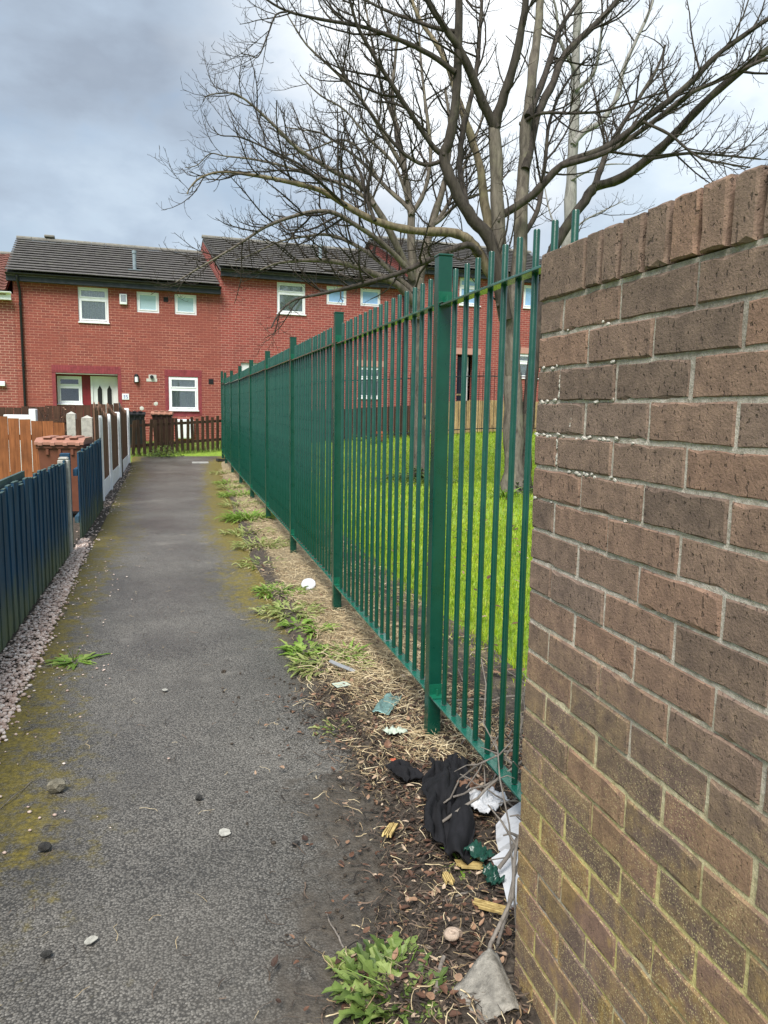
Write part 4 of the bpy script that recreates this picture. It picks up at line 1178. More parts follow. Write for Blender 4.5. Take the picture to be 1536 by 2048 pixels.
# ---------------------------------------------------------------- bare trees
TREES = {
'A': [
  ('trunk', [(5.69,12.26,0.01,0.185), (5.68,12.31,0.25,0.1817), (5.7,12.48,1.25,0.1681), (5.71,12.67,2.39,0.1527), (5.74,12.78,3.09,0.1432), (5.87,12.9,3.97,0.1313), (6,13.12,5.45,0.1115), (6.11,13.29,6.56,0.0967), (6.25,13.41,7.49,0.0844), (6.39,13.53,8.42,0.072), (6.49,13.66,9.33,0.06)]),
  ('stem', [(5.88,12.33,0,0.125), (5.91,12.39,0.38,0.1223), (5.99,12.53,1.25,0.1162), (6.16,12.71,2.58,0.1069), (6.37,12.85,3.65,0.0994), (6.56,12.92,4.39,0.0942), (7.13,12.93,5.25,0.0872), (7.32,12.92,5.51,0.085)]),
  ('limb', [(5.7,12.59,2.04,0.085), (5.63,12.63,2.64,0.0843), (5.53,12.68,3.41,0.0834), (5.43,12.73,4.34,0.0823), (5.37,12.77,5.14,0.0813), (5.31,12.82,6.25,0.08)]),
  ('limb', [(5.31,12.82,6.25,0.062), (4.97,12.74,6.75,0.0546), (4.63,12.64,7.27,0.0464), (4.39,12.59,7.51,0.0421), (4.01,12.52,7.88,0.0352), (3.81,12.45,8.18,0.03)]),
  ('limb', [(5.31,12.82,6.25,0.064), (5.39,12.75,6.64,0.0594), (5.56,12.61,7.32,0.0509), (5.65,12.48,8.16,0.0404), (5.65,12.42,8.59,0.035)]),
  ('limb', [(5.53,12.52,3.05,0.085), (5.22,12.58,4.3,0.0755), (4.89,12.64,4.7,0.0717), (4.56,12.71,5.22,0.067), (4.38,12.74,5.7,0.0631), (4.49,12.7,6,0.0605), (4.55,12.66,6.91,0.0533), (4.54,12.63,8.07,0.0437), (4.55,12.61,8.51,0.04)]),
  ('limb', [(4.39,12.78,5.71,0.036), (4.14,12.76,5.89,0.034), (3.59,12.67,6.5,0.0283), (3.14,12.58,7,0.0234), (2.83,12.5,7.4,0.0195), (2.69,12.42,7.72,0.0167), (2.59,12.34,8.01,0.014)]),
  ('dead_limb', [(5.62,12.81,3.09,0.075), (5.5,13.19,4.34,0.0642), (5.45,13.37,4.93,0.0591), (5.35,13.71,6.09,0.0495), (5.15,13.98,6.87,0.0428), (5.01,14.19,7.51,0.0374), (4.83,14.4,8.09,0.0325), (4.51,14.65,8.68,0.027), (4.32,14.87,9.27,0.022)]),
  ('limb', [(6.02,13.07,5.72,0.062), (6.35,13.37,6.77,0.0539), (6.71,13.51,7.41,0.0487), (7,13.65,7.99,0.0443), (7.88,13.78,8.88,0.0359), (8.44,13.9,9.57,0.03)]),
  ('limb', [(6.08,13.18,6.64,0.05), (6.58,13.6,7.56,0.0415), (7.06,14.04,8.58,0.0326), (7.67,14.37,9.43,0.0249), (7.94,14.62,10.04,0.02)]),
  ('limb', [(5.46,12.79,4.83,0.052), (5.95,12.57,5.17,0.0491), (6.37,12.38,5.63,0.046), (7.04,12.08,5.9,0.0423), (7.58,11.82,6.33,0.0386), (8.14,11.56,6.8,0.0346), (8.54,11.37,7.25,0.0313), (9.17,11.06,7.72,0.0268), (9.57,10.86,7.96,0.024)]),
  ('limb', [(6.35,12.34,5.61,0.036), (6.99,11.98,5.79,0.0328), (7.55,11.66,6.17,0.0293), (8.02,11.37,6.57,0.026), (8.42,11.13,6.75,0.0236), (8.99,10.78,7.01,0.02)]),
  ('limb', [(7.31,12.9,5.51,0.066), (7.68,12.64,5.61,0.0628), (8.13,12.29,6,0.0577), (8.48,11.98,6.44,0.0527), (8.82,11.67,6.86,0.0478), (9.33,11.2,7.34,0.0406), (9.64,10.9,7.62,0.036)]),
  ('limb', [(7.31,12.9,5.51,0.045), (7.55,13.08,6.01,0.0399), (7.77,13.21,6.38,0.0359), (8.19,13.38,6.96,0.0297), (8.94,13.69,7.99,0.0188), (9.2,13.86,8.51,0.014)]),
  ('limb', [(7.93,12.26,5.84,0.024), (8.46,11.9,5.88,0.019), (8.87,11.6,5.8,0.015), (9.37,11.22,5.67,0.01)]),
  ('limb', [(7.38,11.62,6.18,0.02), (7.73,11.36,5.93,0.0169), (8.02,11.09,5.57,0.0137), (8.32,10.87,5.42,0.0111), (8.69,10.62,5.31,0.008)]),
  ('limb', [(6.06,13.19,6.59,0.024), (6.28,13.01,6.67,0.0223), (6.71,12.65,6.59,0.0192), (7.1,12.32,6.56,0.0163), (7.58,11.91,6.67,0.0122), (7.85,11.67,6.71,0.01)]),
  ('limb', [(5.38,12.76,3.75,0.068), (5.09,12.75,4.15,0.0629), (4.87,12.75,4.38,0.0596), (4.55,12.75,4.48,0.0561), (3.89,12.74,4.46,0.0496), (3.21,12.73,4.57,0.0425), (2.7,12.73,4.78,0.0365), (2.29,12.72,4.97,0.0314), (1.64,12.7,5.06,0.0241), (1.17,12.67,5.09,0.0187), (0.71,12.64,5.08,0.0134), (0.41,12.61,4.96,0.0098), (0.26,12.55,4.79,0.0073), (0.21,12.51,4.68,0.006)]),
  ('limb', [(5.06,12.69,4.14,0.042), (4.79,12.62,4.27,0.0395), (4.13,12.41,3.98,0.0342), (3.58,12.21,3.7,0.0294), (2.88,11.96,3.44,0.0233), (2.2,11.71,3.22,0.0172), (1.71,11.51,3.07,0.0125), (1.46,11.36,2.86,0.0096), (1.32,11.19,2.62,0.007)]),
  ('limb', [(4.5,12.61,6.97,0.036), (4.07,12.61,7.18,0.0323), (3.55,12.6,7.33,0.0283), (2.97,12.58,7.43,0.0238), (2.25,12.55,7.44,0.0183), (1.73,12.52,7.47,0.0143), (1.38,12.5,7.6,0.011)]),
  ('limb', [(1.72,12.44,7.42,0.011), (1.55,12.44,7.35,0.01), (1.42,12.37,7.02,0.0083), (1.27,12.29,6.67,0.0064), (1.15,12.3,6.68,0.0057), (1.02,12.31,6.69,0.005)]),
  ('limb', [(4.54,12.69,7.62,0.03), (4.25,12.87,7.72,0.027), (3.88,13.12,7.91,0.0229), (3.5,13.37,8.12,0.0188), (3.21,13.57,8.33,0.0156), (2.9,13.8,8.59,0.012)]),
  ('limb', [(2.67,12.59,4.74,0.022), (2.26,12.56,5.04,0.0184), (1.94,12.54,5.27,0.0155), (1.47,12.52,5.44,0.0119), (1.01,12.49,5.57,0.0084), (0.71,12.46,5.56,0.0063), (0.6,12.44,5.67,0.005)]),
  ('limb', [(3.16,12.53,4.52,0.024), (3.08,12.75,4.89,0.0209), (3.03,13,5.34,0.0172), (2.95,13.18,5.65,0.0146), (2.86,13.52,6.29,0.0097), (2.82,13.77,6.77,0.006)]),
  ('limb', [(4.97,12.86,4.75,0.045), (4.88,13,5.1,0.0429), (4.85,13.22,5.73,0.0392), (4.98,13.43,6.48,0.0351), (5.24,13.63,7.33,0.0303), (5.41,13.9,8.29,0.0251), (5.54,14.17,9.28,0.02)]),
  ('limb', [(4.41,12.77,5.66,0.026), (4.05,12.73,5.52,0.0241), (3.61,12.72,5.71,0.0214), (3.13,12.67,6.18,0.0172), (2.75,12.63,6.57,0.0137), (2.41,12.56,7.02,0.01)]),
  ('limb', [(5.91,12.93,4.49,0.035), (6.29,13.09,5.06,0.0311), (6.54,13.38,5.94,0.0259), (6.76,13.68,6.83,0.0207), (7.13,13.87,7.56,0.0164), (7.69,14.01,8.21,0.012)]),
],
'B': [
  ('trunk', [(4.68,14.53,0.08,0.15), (4.67,14.59,0.4,0.1455), (4.69,14.81,1.69,0.1273), (4.69,15.01,2.88,0.1104), (4.66,15.16,3.68,0.0991), (4.63,15.26,4.22,0.0917), (4.65,15.46,5.39,0.0753), (4.55,15.65,6.3,0.0625), (4.43,15.82,7.11,0.0511), (4.35,15.95,7.72,0.0426), (4.43,16.07,8.54,0.0313), (4.55,16.18,9.37,0.02)]),
  ('limb', [(4.65,14.98,3.27,0.085), (4.8,15.24,4.22,0.072), (5.1,15.49,5.25,0.0581), (5.37,15.64,5.99,0.048), (5.51,15.77,6.53,0.0409), (5.62,16.01,7.4,0.0298), (5.58,16.25,8.17,0.02)]),
  ('limb', [(4.64,15.03,3.57,0.06), (4.44,15,3.79,0.0554), (4.13,14.98,3.99,0.0498), (3.68,14.95,4.13,0.0426), (3.27,14.91,4.24,0.0361), (2.68,14.86,4.28,0.0268), (1.91,14.75,4.17,0.0145), (1.53,14.68,4,0.008)]),
  ('limb', [(4.58,15.14,4.26,0.055), (4.43,15.13,4.44,0.0529), (3.8,15.08,5.43,0.0422), (3.4,15.06,5.83,0.037), (3.02,15.06,5.95,0.0333), (2.32,15.05,6.29,0.026), (1.95,15.03,6.58,0.0213), (1.49,15,6.93,0.0154), (1.17,14.98,7.11,0.0118), (0.95,14.97,7.11,0.0096), (0.68,14.94,7.04,0.007), (0.59,14.92,6.97,0.006)]),
  ('limb', [(3.75,14.89,5.38,0.03), (3.32,15.19,5.74,0.0263), (2.79,15.49,5.96,0.0224), (2.06,15.9,6.24,0.0173), (1.5,16.19,6.39,0.0135), (1.03,16.44,6.47,0.0104), (0.74,16.58,6.53,0.0086), (0.49,16.69,6.32,0.0066), (0.25,16.8,6.28,0.005)]),
  ('limb', [(4.61,15.11,4.06,0.045), (4.41,15.07,4.34,0.0426), (3.89,15.01,4.74,0.0379), (3.37,14.97,5.01,0.0337), (2.97,14.93,5.18,0.0305), (2.55,14.88,5.16,0.0275), (2.04,14.79,4.98,0.0238), (1.62,14.7,4.77,0.0206), (1.31,14.61,4.54,0.0178), (0.88,14.48,4.23,0.014), (0.43,14.34,3.92,0.01), (0.01,14.2,3.62,0.006)]),
  ('limb', [(4.6,15.07,3.82,0.04), (4.44,15.23,4.04,0.0375), (3.91,15.65,4.58,0.0309), (3.47,15.96,4.89,0.0261), (3.09,16.19,5.05,0.0225), (2.71,16.4,5.04,0.0191), (2.16,16.68,4.95,0.0142), (1.56,16.98,4.69,0.0087), (1.25,17.13,4.59,0.006)]),
  ('limb', [(4.63,15.39,5.38,0.04), (4.58,15.48,5.54,0.0383), (4.11,15.93,6.12,0.0304), (3.72,16.32,6.65,0.0238), (3.13,16.83,7.21,0.0155), (2.75,17.09,7.35,0.0112), (2.35,17.34,7.45,0.007)]),
  ('limb', [(4.53,15.59,6.29,0.036), (4.11,15.58,6.88,0.0305), (3.62,15.57,7.52,0.0242), (3.11,15.57,7.95,0.0189), (2.53,15.57,8.38,0.0131), (2.16,15.55,8.85,0.008)]),
  ('limb', [(4.43,15.79,7.1,0.026), (4.22,16.24,8.01,0.0214), (4.13,16.55,8.7,0.0182), (4.06,17.01,9.77,0.0133), (3.97,17.33,10.5,0.01)]),
  ('limb', [(5.09,15.45,5.24,0.035), (5.4,15.56,5.57,0.0316), (5.94,15.9,6.6,0.0233), (6.38,16.22,7.55,0.0161), (6.64,16.52,8.39,0.01)]),
  ('limb', [(5.09,15.45,5.24,0.03), (5.28,15.48,5.35,0.028), (5.8,15.6,5.81,0.0218), (6.42,15.65,6.08,0.0158), (6.91,15.77,6.55,0.01)]),
  ('limb', [(4.63,15.39,5.38,0.036), (4.93,15.45,5.9,0.0329), (5.09,15.62,6.73,0.0285), (5.03,15.9,7.78,0.023), (4.99,16.18,8.85,0.0175), (5,16.45,9.93,0.012)]),
  ('limb', [(4.56,15.45,5.67,0.028), (4.3,15.49,6.33,0.0236), (3.8,15.58,6.79,0.0194), (3.31,15.67,7.32,0.0148), (2.83,15.75,7.57,0.0113), (2.44,15.81,7.92,0.008)]),
  ('limb', [(4.06,15.74,6.06,0.022), (3.73,16.12,6.75,0.0179), (3.36,16.36,6.99,0.0154), (2.78,16.66,6.82,0.0119), (2.2,16.96,6.76,0.0085), (1.81,17.21,7,0.006)]),
],
'C': [
  ('trunk', [(9.06,17.22,0.11,0.17), (9.18,17.45,1.78,0.1545), (9.37,17.79,4.26,0.1317), (9.53,18,5.87,0.1169), (9.67,18.23,7.62,0.101), (9.78,18.46,9.24,0.0862), (9.84,18.64,10.49,0.0748), (9.96,18.86,12.12,0.06)]),
  ('limb', [(9.63,18.18,8.07,0.06), (9.9,18.21,8.4,0.0566), (10.43,18.21,8.75,0.0515), (10.87,18.3,9.42,0.0452), (11.13,18.46,10.23,0.0385), (11.91,18.7,11.74,0.0255), (12.11,18.85,12.43,0.02)]),
  ('limb', [(9.71,18.34,9.42,0.04), (10.04,18.12,9.73,0.0331), (10.12,17.96,10.36,0.024), (10.07,17.83,10.97,0.015)]),
  ('limb', [(9.73,18.41,9.92,0.04), (9.3,18.47,10.58,0.0312), (9.13,18.47,11.36,0.022), (8.85,18.5,11.9,0.015)]),
  ('limb', [(9.58,18.07,7.21,0.025), (9.8,17.82,7.33,0.0203), (10.13,17.45,7.44,0.0137), (10.53,17,7.36,0.006)]),
  ('limb', [(9.48,17.91,5.85,0.022), (10.02,18.1,6.29,0.0167), (10.66,18.25,6.62,0.0113), (11.31,18.4,6.95,0.006)]),
  ('limb', [(9.48,17.89,5.73,0.022), (9.22,18.3,6.28,0.017), (9.2,18.74,7.11,0.011), (9.2,19.09,7.82,0.006)]),
],
}

def catmull(pts, sub=3):
    P = [Vector(p_[:3]) for p_ in pts]; Rr = [p_[3] for p_ in pts]
    out = []; ro = []
    for i in range(len(P)-1):
        p0 = P[max(i-1, 0)]; p1 = P[i]; p2 = P[i+1]; p3 = P[min(i+2, len(P)-1)]
        for s in range(sub):
            t = s/sub; t2 = t*t; t3 = t2*t
            out.append(.5*((2*p1)+(-p0+p2)*t+(2*p0-5*p1+4*p2-p3)*t2+(-p0+3*p1-3*p2+p3)*t3)); ro.append(Rr[i]+(Rr[i+1]-Rr[i])*t)
    out.append(P[-1]); ro.append(Rr[-1])
    return out, ro
def twigs(mb_, P, Rr, rt_, lvl, density, minr=.0034):
    """side shoots that leave the parent at an angle and turn up at their ends"""
    L = sum((P[i+1]-P[i]).length for i in range(len(P)-1))
    acc = 0; nxt = rt_.uniform(.05, .2)*(1 if lvl else 3)
    for i in range(len(P)-1):
        seg = (P[i+1]-P[i]); sl_ = seg.length
        if sl_ < 1e-6: continue
        t = seg/sl_
        while nxt < acc+sl_:
            k = (nxt-acc)/sl_; p_ = P[i].lerp(P[i+1], k); r_ = Rr[i]+(Rr[i+1]-Rr[i])*k
            frac = nxt/L
            if lvl == 0: nxt += rt_.uniform(.10, .34)/density
            elif lvl == 1: nxt += rt_.uniform(.07, .20)/density
            else: nxt += rt_.uniform(.08, .2)/density
            if lvl == 0 and r_ > .06 and rt_.random() < .82: continue
            if lvl == 0 and p_.z < 2.6: continue
            ax = Vector((rt_.gauss(0, 1), rt_.gauss(0, 1), rt_.gauss(.15, .8)))
            ax = (ax-t*ax.dot(t)).normalized()
            ang = rt_.uniform(.5, 1.15)
            dv = (t*math.cos(ang)+ax*math.sin(ang)).normalized()
            if lvl == 0: ln = rt_.uniform(.3, 1.5)*min(1.0, .45+.9*(1-frac)+.15); cr = min(r_*.6, .007+.012*ln)
            elif lvl == 1: ln = rt_.uniform(.10, .48)*(1.1-.6*frac); cr = min(r_*.8, .0066)
            else: ln = rt_.uniform(.03, .14); cr = min(r_*.9, .0044)
            cr = max(cr, minr)
            n_ = 6 if lvl == 0 else (5 if lvl == 1 else 3)
            Q = [p_]; RQ = [cr]; cur = p_.copy()
            wob = Vector((0, 0, 0))
            for s in range(1, n_):
                wob = wob*.5+Vector((rt_.gauss(0, .22), rt_.gauss(0, .22), rt_.gauss(0, .18)))
                upk = .10+.28*s/n_
                dv = (dv+wob*.55+Vector((0, 0, upk*.6))).normalized()
                cur = cur+dv*(ln/(n_-1)); Q.append(cur.copy()); RQ.append(max(minr*.75, cr*(1-.6*s/(n_-1))))
            mb_.tube([tuple(v_) for v_ in Q], RQ, 4 if lvl == 0 else 3, False)
            if lvl < 2: twigs(mb_, Q, RQ, rt_, lvl+1, density, minr)
        acc += sl_
TREE_INFO = {
  'A': ('bare_tree', 'large multi stemmed bare grey tree nearest behind the green fence', 'bark', 'bark_dark', 1.4, 4.4),
  'B': ('bare_tree', 'bare tree with many arching twigs left of the larger tree', 'bark', 'bark', 1.5, 4.0),
  'C': ('bare_tree', 'pale straight bare tree trunk farther back above the wall', 'bark_pale', 'bark_pale', .8, 5.),
}
for key, limbs in TREES.items():
    nm, lab, tm, bm_, dens, zmin = TREE_INFO[key]
    p0 = limbs[0][1][0]
    tr_ = thing(nm, lab, 'tree', (p0[0], p0[1], GZ(p0[0], p0[1])))
    off = Vector(tr_.location); rt_ = random.Random({'A': 21, 'B': 22, 'C': 23}[key])
    tw = MB()
    for i, (pn, pts) in enumerate(limbs):
        P, Rr = catmull(pts, 4)
        Q = []
        for j, p_ in enumerate(P):
            a = min(.03, Rr[j]*.35)
            Q.append(p_-off+Vector((rt_.gauss(0, a*.35), rt_.gauss(0, a*.35), 0)))
        R2 = [max(.006, r_*(1.0 if pn in ('trunk', 'stem') and key != 'C' else 1.38)*(1+rt_.gauss(0, .05))) for r_ in Rr]
        if pn in ('trunk', 'stem'):
            for j in range(len(Q)):
                R2[j] *= 1+.55*math.exp(-max(0, Q[j].z)/.16)
        mt = {'trunk': tm, 'stem': bm_, 'limb': bm_, 'dead_limb': 'bark_gold'}[pn]
        if key == 'A' and i == 17: mt = 'bark_gold'
        if key == 'A' and i == 2: mt = 'bark'
        mb_ = MB().tube([tuple(v_) for v_ in Q], R2, 12 if Rr[0] > .05 else 8, True)
        # knots and burrs on the heavy wood
        if Rr[0] > .06:
            for _ in range(8):
                j = rt_.randrange(1, len(Q)); v_ = Q[j]; an = rt_.uniform(0, 6.28)
                mb_.ico((v_.x+math.cos(an)*R2[j]*.85, v_.y+math.sin(an)*R2[j]*.85, v_.z), R2[j]*rt_.uniform(.2, .36), (1, 1, 1.3), .25, rt_, True)
        mb_.build(pn, mt, tr_, True)
        twigs(tw, Q, R2, rt_, 0, dens*(1.0 if Rr[0] < .07 else .7))
    tag(tw.build('twigs', 'twig', tr_), kind='stuff')

# ---------------------------------------------------------------- grass
def blades(name, label, region, n, h_, w_, mat, seed, parent=None, keep=None, zf=None, lean=.5):
    r_ = np.random.default_rng(seed)
    x0, x1, y0, y1 = region
    X = r_.uniform(x0, x1, n); Y = r_.uniform(y0, y1, n)
    if keep is not None:
        k = keep(X, Y, r_); X, Y = X[k], Y[k]; n = len(X)
    Z = (zf(X, Y) if zf else gz(X, Y)) - .012
    hh_ = h_*r_.uniform(.45, 1.25, n); ww = w_*r_.uniform(.6, 1.3, n)
    a = r_.uniform(0, 2*np.pi, n); l = lean*hh_*r_.uniform(.2, 1.3, n); la = r_.uniform(0, 2*np.pi, n)
    cx, sy = np.cos(a)*ww/2, np.sin(a)*ww/2
    lx, ly = np.cos(la)*l, np.sin(la)*l
    V = np.zeros((n, 5, 3))
    V[:, 0] = np.stack([X-cx, Y-sy, Z], -1); V[:, 1] = np.stack([X+cx, Y+sy, Z], -1)
    V[:, 2] = np.stack([X+cx*.8+lx*.35, Y+sy*.8+ly*.35, Z+hh_*.6], -1); V[:, 3] = np.stack([X-cx*.8+lx*.35, Y-sy*.8+ly*.35, Z+hh_*.6], -1)
    V[:, 4] = np.stack([X+lx, Y+ly, Z+hh_*(1-.25*lean)], -1)
    b_ = np.arange(n)[:, None]*5
    F = np.concatenate([b_+np.array([[0, 1, 2]]), b_+np.array([[0, 2, 3]]), b_+np.array([[3, 2, 4]])], 0)
    o = link(name, fast_mesh(name, V.reshape(-1, 3), F, mat), parent)
    if label: tag(o, label, 'grass', None, 'stuff')
    return o
def keep_lawn(X, Y, r_):
    e = 1.45+.35*np.sin(Y*1.7)+.2*np.sin(Y*4.1)
    bare = np.sin(X*2.3+1.0)*np.sin(Y*1.9+X) + r_.uniform(-.6, .6, len(X))
    tree = ((X-5.8)**2+(Y-12.3)**2 > .12)
    near = r_.random(len(X)) < np.clip((Y-2.4)/2.6, .12, 1.0)*np.clip((X-1.1)/.9, .3, 1.0)
    return (X > e-.5*r_.random(len(X))) & (bare < 1.1) & tree & near
blades('lawn_grass', 'short bright green lawn grass behind the green fence', (1.2, 6.5, 2.3, 9.0), 95000, .055, .007, 'grass', 1, keep=keep_lawn)
blades('lawn_grass', 'bright green lawn grass farther up towards the houses', (1.4, 14.0, 9.0, 23.2), 95000, .075, .013, 'grass', 2, keep=keep_lawn)
blades('garden_grass', 'green grass growing around the picket fence', (-1.6, 3.2, 19.75, 24.6), 16000, .10, .013, 'grass_dull', 3,
       keep=lambda X, Y, r_: (Y > 19.85+(X+1.15)*.70-.22*r_.random(len(X))))

# dry straw strewn over the verge
def strands(name, label, n, mat, seed, sampler, L, w_, zf, parent=None, curve=.5, lift=.02):
    r_ = random.Random(seed); mb_ = MB()
    for _ in range(n):
        x, y = sampler(r_)
        a = r_.uniform(0, 6.283); ln = L*r_.uniform(.4, 1.5); z_ = zf(x, y)+r_.uniform(.002, lift)
        w2 = w_*r_.uniform(.6, 1.4); p_ = Vector((x, y, z_)); o = len(mb_.v); tl = r_.uniform(-.22, .3)
        n_ = 4
        for i in range(n_+1):
            s_ = Vector((-math.sin(a), math.cos(a), 0))*w2/2*(1-.5*i/n_)
            mb_.v += [tuple(p_-s_), tuple(p_+s_+Vector((0, 0, w2*.3)))]
            p_ = p_+Vector((math.cos(a), math.sin(a), tl))*ln/n_
            if p_.z < zf(x, y)+.002: p_.z = zf(x, y)+.002
            a += r_.gauss(0, curve); tl -= .12
        for i in range(n_):
            k = o+2*i; mb_.f.append((k, k+1, k+3, k+2))
    o = mb_.build(name, mat, parent)
    return tag(o, label, 'litter', None, 'stuff') if label else o
def straw_at(r_):
    while True:
        y = 2.85+(17-2.85)*r_.random()**1.7
        x = r_.uniform(.62, 1.75)
        if x < edge_r(y)-.03: continue
        if y < 3.6 and r_.random() < (3.6-y)*.9: continue
        if fbm(x, y, 1.6, 3.)+.10+(.25 if .8 < x < 1.4 else -.10) > r_.uniform(-.1, .5): return x, y
strands('dry_straw', 'dry yellow straw and dead grass strewn under the green fence', 15000, 'straw', 4, straw_at, .10, .0032, VZ, lift=.03)
def deb_at(r_):
    while True:
        y = 1.2+2.6*r_.random(); x = r_.uniform(.2, 1.5)
        e = x-edge_r(y)
        if y < 1.72 and x > .80: continue
        if e > -.02 or r_.random() < math.exp(e*9)*.45: return x, y
strands('leaf_mould', 'dark broken twigs and stalks on the soil below the wall', 8000, 'debris', 5, deb_at, .055, .004, VZ, lift=.02)
strands('pale_stalks', 'pale dry stalks on the soil beside the wall', 1700, 'straw', 6, deb_at, .065, .0026, VZ, lift=.025)
def scatter_leaves(name, label, n, mat, seed, sampler, L, zf):
    r_ = random.Random(seed); mb_ = MB()
    for _ in range(n):
        x, y = sampler(r_); a = r_.uniform(0, 6.283); ln = L*r_.uniform(.5, 1.5)
        leaf(mb_, (x, y, zf(x, y)+r_.uniform(.002, .022)), (math.cos(a), math.sin(a)), ln, ln*r_.uniform(.35, .7), r_.uniform(-.9, .9), 0, r_.randrange(10**6), 4, r_.uniform(-.1, .45))
    return tag(mb_.build(name, mat), label, 'leaves', None, 'stuff')
scatter_leaves('dead_leaves', 'curled brown dead leaves on the soil at the wall foot', 2100, 'dead_leaf', 7, deb_at, .022, VZ)
scatter_leaves('dead_leaves', 'scattered dead leaves among the dry straw', 520, 'dead_leaf', 8, straw_at, .032, VZ)
scatter_leaves('lawn_leaves', 'brown dead leaves lying on the lawn behind the fence', 420, 'dead_leaf', 18, lambda r_: (r_.uniform(1.3, 5.5), 2.4+9*r_.random()**1.5), .05, lambda x, y: GZ(x, y)+.03)
def path_at(r_):
    y = 1.3+8*r_.random()**1.6; return r_.uniform(-.75, .6), y
strands('path_bits', 'tiny dark stalks scattered on the asphalt path', 220, 'debris', 9, path_at, .05, .003, lambda x, y: GZ(x, y)+.012, lift=.004)
strands('path_straws', 'tiny pale stalks scattered on the asphalt path', 90, 'straw', 10, path_at, .07, .0022, lambda x, y: GZ(x, y)+.012, lift=.004)
def crumb_at(r_):
    while True:
        y = 1.2+3.0*r_.random(); x = r_.uniform(-.2, 1.2); e = x-edge_r(y)
        if y < 1.7 and x > .8: continue
        if e > 0 or r_.random() < math.exp(e*10)*.5: return x, y
mb_ = MB(); r_ = random.Random(12)
for _ in range(2600):
    x, y = crumb_at(r_); s_ = r_.uniform(.002, .009)*(1.0 if r_.random() < .93 else 1.8)
    mb_.ico((x, y, VZ(x, y)+s_*.3), s_, (1, r_.uniform(.6, 1), r_.uniform(.5, .9)), .3, r_)
tag(mb_.build('soil_crumbs', 'soil'), 'dark crumbs of soil spilling from the verge onto the path', 'soil', None, 'stuff')

# pinkish pebbles along the blue fence
mb_ = MB(); r_ = random.Random(14)
for _ in range(4300):
    y = 2.6+6.0*r_.random()**1.15
    wdt = float(np.interp(y, [2.6, 4.6, 7.2, 8.6], [.25, .22, .15, .07]))
    x = -1.02+wdt*r_.random()**.8+(.05*r_.random()**6)
    s_ = r_.uniform(.007, .0165)
    mb_.ico((x, y, GZ(x, y)+.010+r_.uniform(0, .016)), s_, (1.0, r_.uniform(.65, 1.0), r_.uniform(.45, .75)), .16, r_, False, r_.uniform(0, 3.1))
for _ in range(520):
    y = 7.5+10.5*r_.random(); x = lerp_tab(EDGE_L, y)-.06+r_.gauss(0, .07)
    s_ = r_.uniform(.006, .015); mb_.ico((x, y, GZ(x, y)+.012), s_, (1, .8, .6), .2, r_)
for _ in range(160):
    y = 2.4+5*r_.random(); x = -.82+abs(r_.gauss(0, .22)); s_ = r_.uniform(.003, .009); mb_.ico((x, y, GZ(x, y)+.010), s_, (1, .8, .6), .2, r_)
tag(mb_.build('pebbles', 'pebble', None, True), 'pinkish pebbles heaped along the foot of the blue fence', 'gravel', None, 'stuff')

# ---------------------------------------------------------------- weeds
def weed(label, x, y, n, L, w_, mat, seed, lobes=0, spread=.08, kind='weed_clump', grp='weeds along the verge', rise=(.15, .85), droop=(.5, 1.5)):
    r_ = random.Random(seed); z_ = VZ(x, y)
    t_ = thing(kind, label, 'plant', (x, y, z_), 0, grp)
    mb_ = MB()
    for _ in range(n):
        a = r_.uniform(0, 6.283); rad = spread*r_.random()**.6
        leaf(mb_, (rad*math.cos(a), rad*math.sin(a), -.01), (math.cos(a+r_.gauss(0, .6)), math.sin(a+r_.gauss(0, .6))), L*r_.uniform(.5, 1.3), w_*r_.uniform(.6, 1.3), r_.uniform(*droop), lobes, r_.randrange(10**6), 6 if lobes else 5, r_.uniform(*rise))
    mb_.build('leaves', mat, t_)
    st_ = MB()
    for _ in range(5):
        a = r_.uniform(0, 6.28); P, Rr = stick_mb((0, 0, -.01), (math.cos(a)*spread, math.sin(a)*spread, L*.5), .002, .001, r_.randrange(999)); st_.tube(P, Rr, 4)
    st_.build('stems', 'weed', t_)
WE = [
 ('thin pale tuft close to the last fence post', .98, 16.2, 110, .14, .022, 'weed_pale', .34),
 ('small green weed tuft at the far end of the green fence', .93, 14.2, 150, .14, .024, 'weed', .30),
 ('pale tuft between the seventh fence post and the far green tuft', .92, 13.3, 130, .13, .022, 'weed_pale', .26),
 ('leafy green weed tuft near the sixth fence post', .94, 12.3, 210, .16, .026, 'weed', .30),
 ('pale weed tuft between the fifth and sixth fence posts', .88, 11.1, 150, .13, .022, 'weed_pale', .30),
 ('tall bright grassy weed beside the fifth fence post', .86, 9.8, 330, .22, .022, 'weed', .27),
 ('straggly pale weed in front of the bright grassy clump', .76, 8.75, 170, .12, .02, 'weed_pale', .28),
 ('low pale weed mat beside the fourth fence post', .84, 7.9, 200, .11, .02, 'weed_pale', .28),
 ('sparse weed spreading onto the asphalt edge', .72, 7.0, 70, .09, .018, 'weed_pale', .24),
 ('spiky green weed left of the white lid', .76, 5.9, 190, .10, .022, 'weed', .20),
 ('grey green weed clump at the kinked path edge', .74, 5.3, 170, .09, .022, 'weed_pale', .22),
 ('small bright weed below the grey green clump', .74, 4.92, 44, .085, .03, 'weed', .09),
 ('bright broad leaved weed in the middle of the verge', .71, 4.42, 46, .10, .042, 'weed', .11),
 ('upright sprig of weed above the broad leaved one', .86, 4.75, 40, .12, .03, 'weed', .07),
 ('wide mixed weed patch left of the grey strip', .82, 4.15, 230, .085, .018, 'weed_pale', .22),
 ('dark grassy tuft right of the broad leaved weed', .93, 4.28, 80, .10, .016, 'weed', .11),
 ('tiny pale weed at the path edge by the soil', .68, 3.3, 30, .06, .022, 'weed_pale', .08),
]
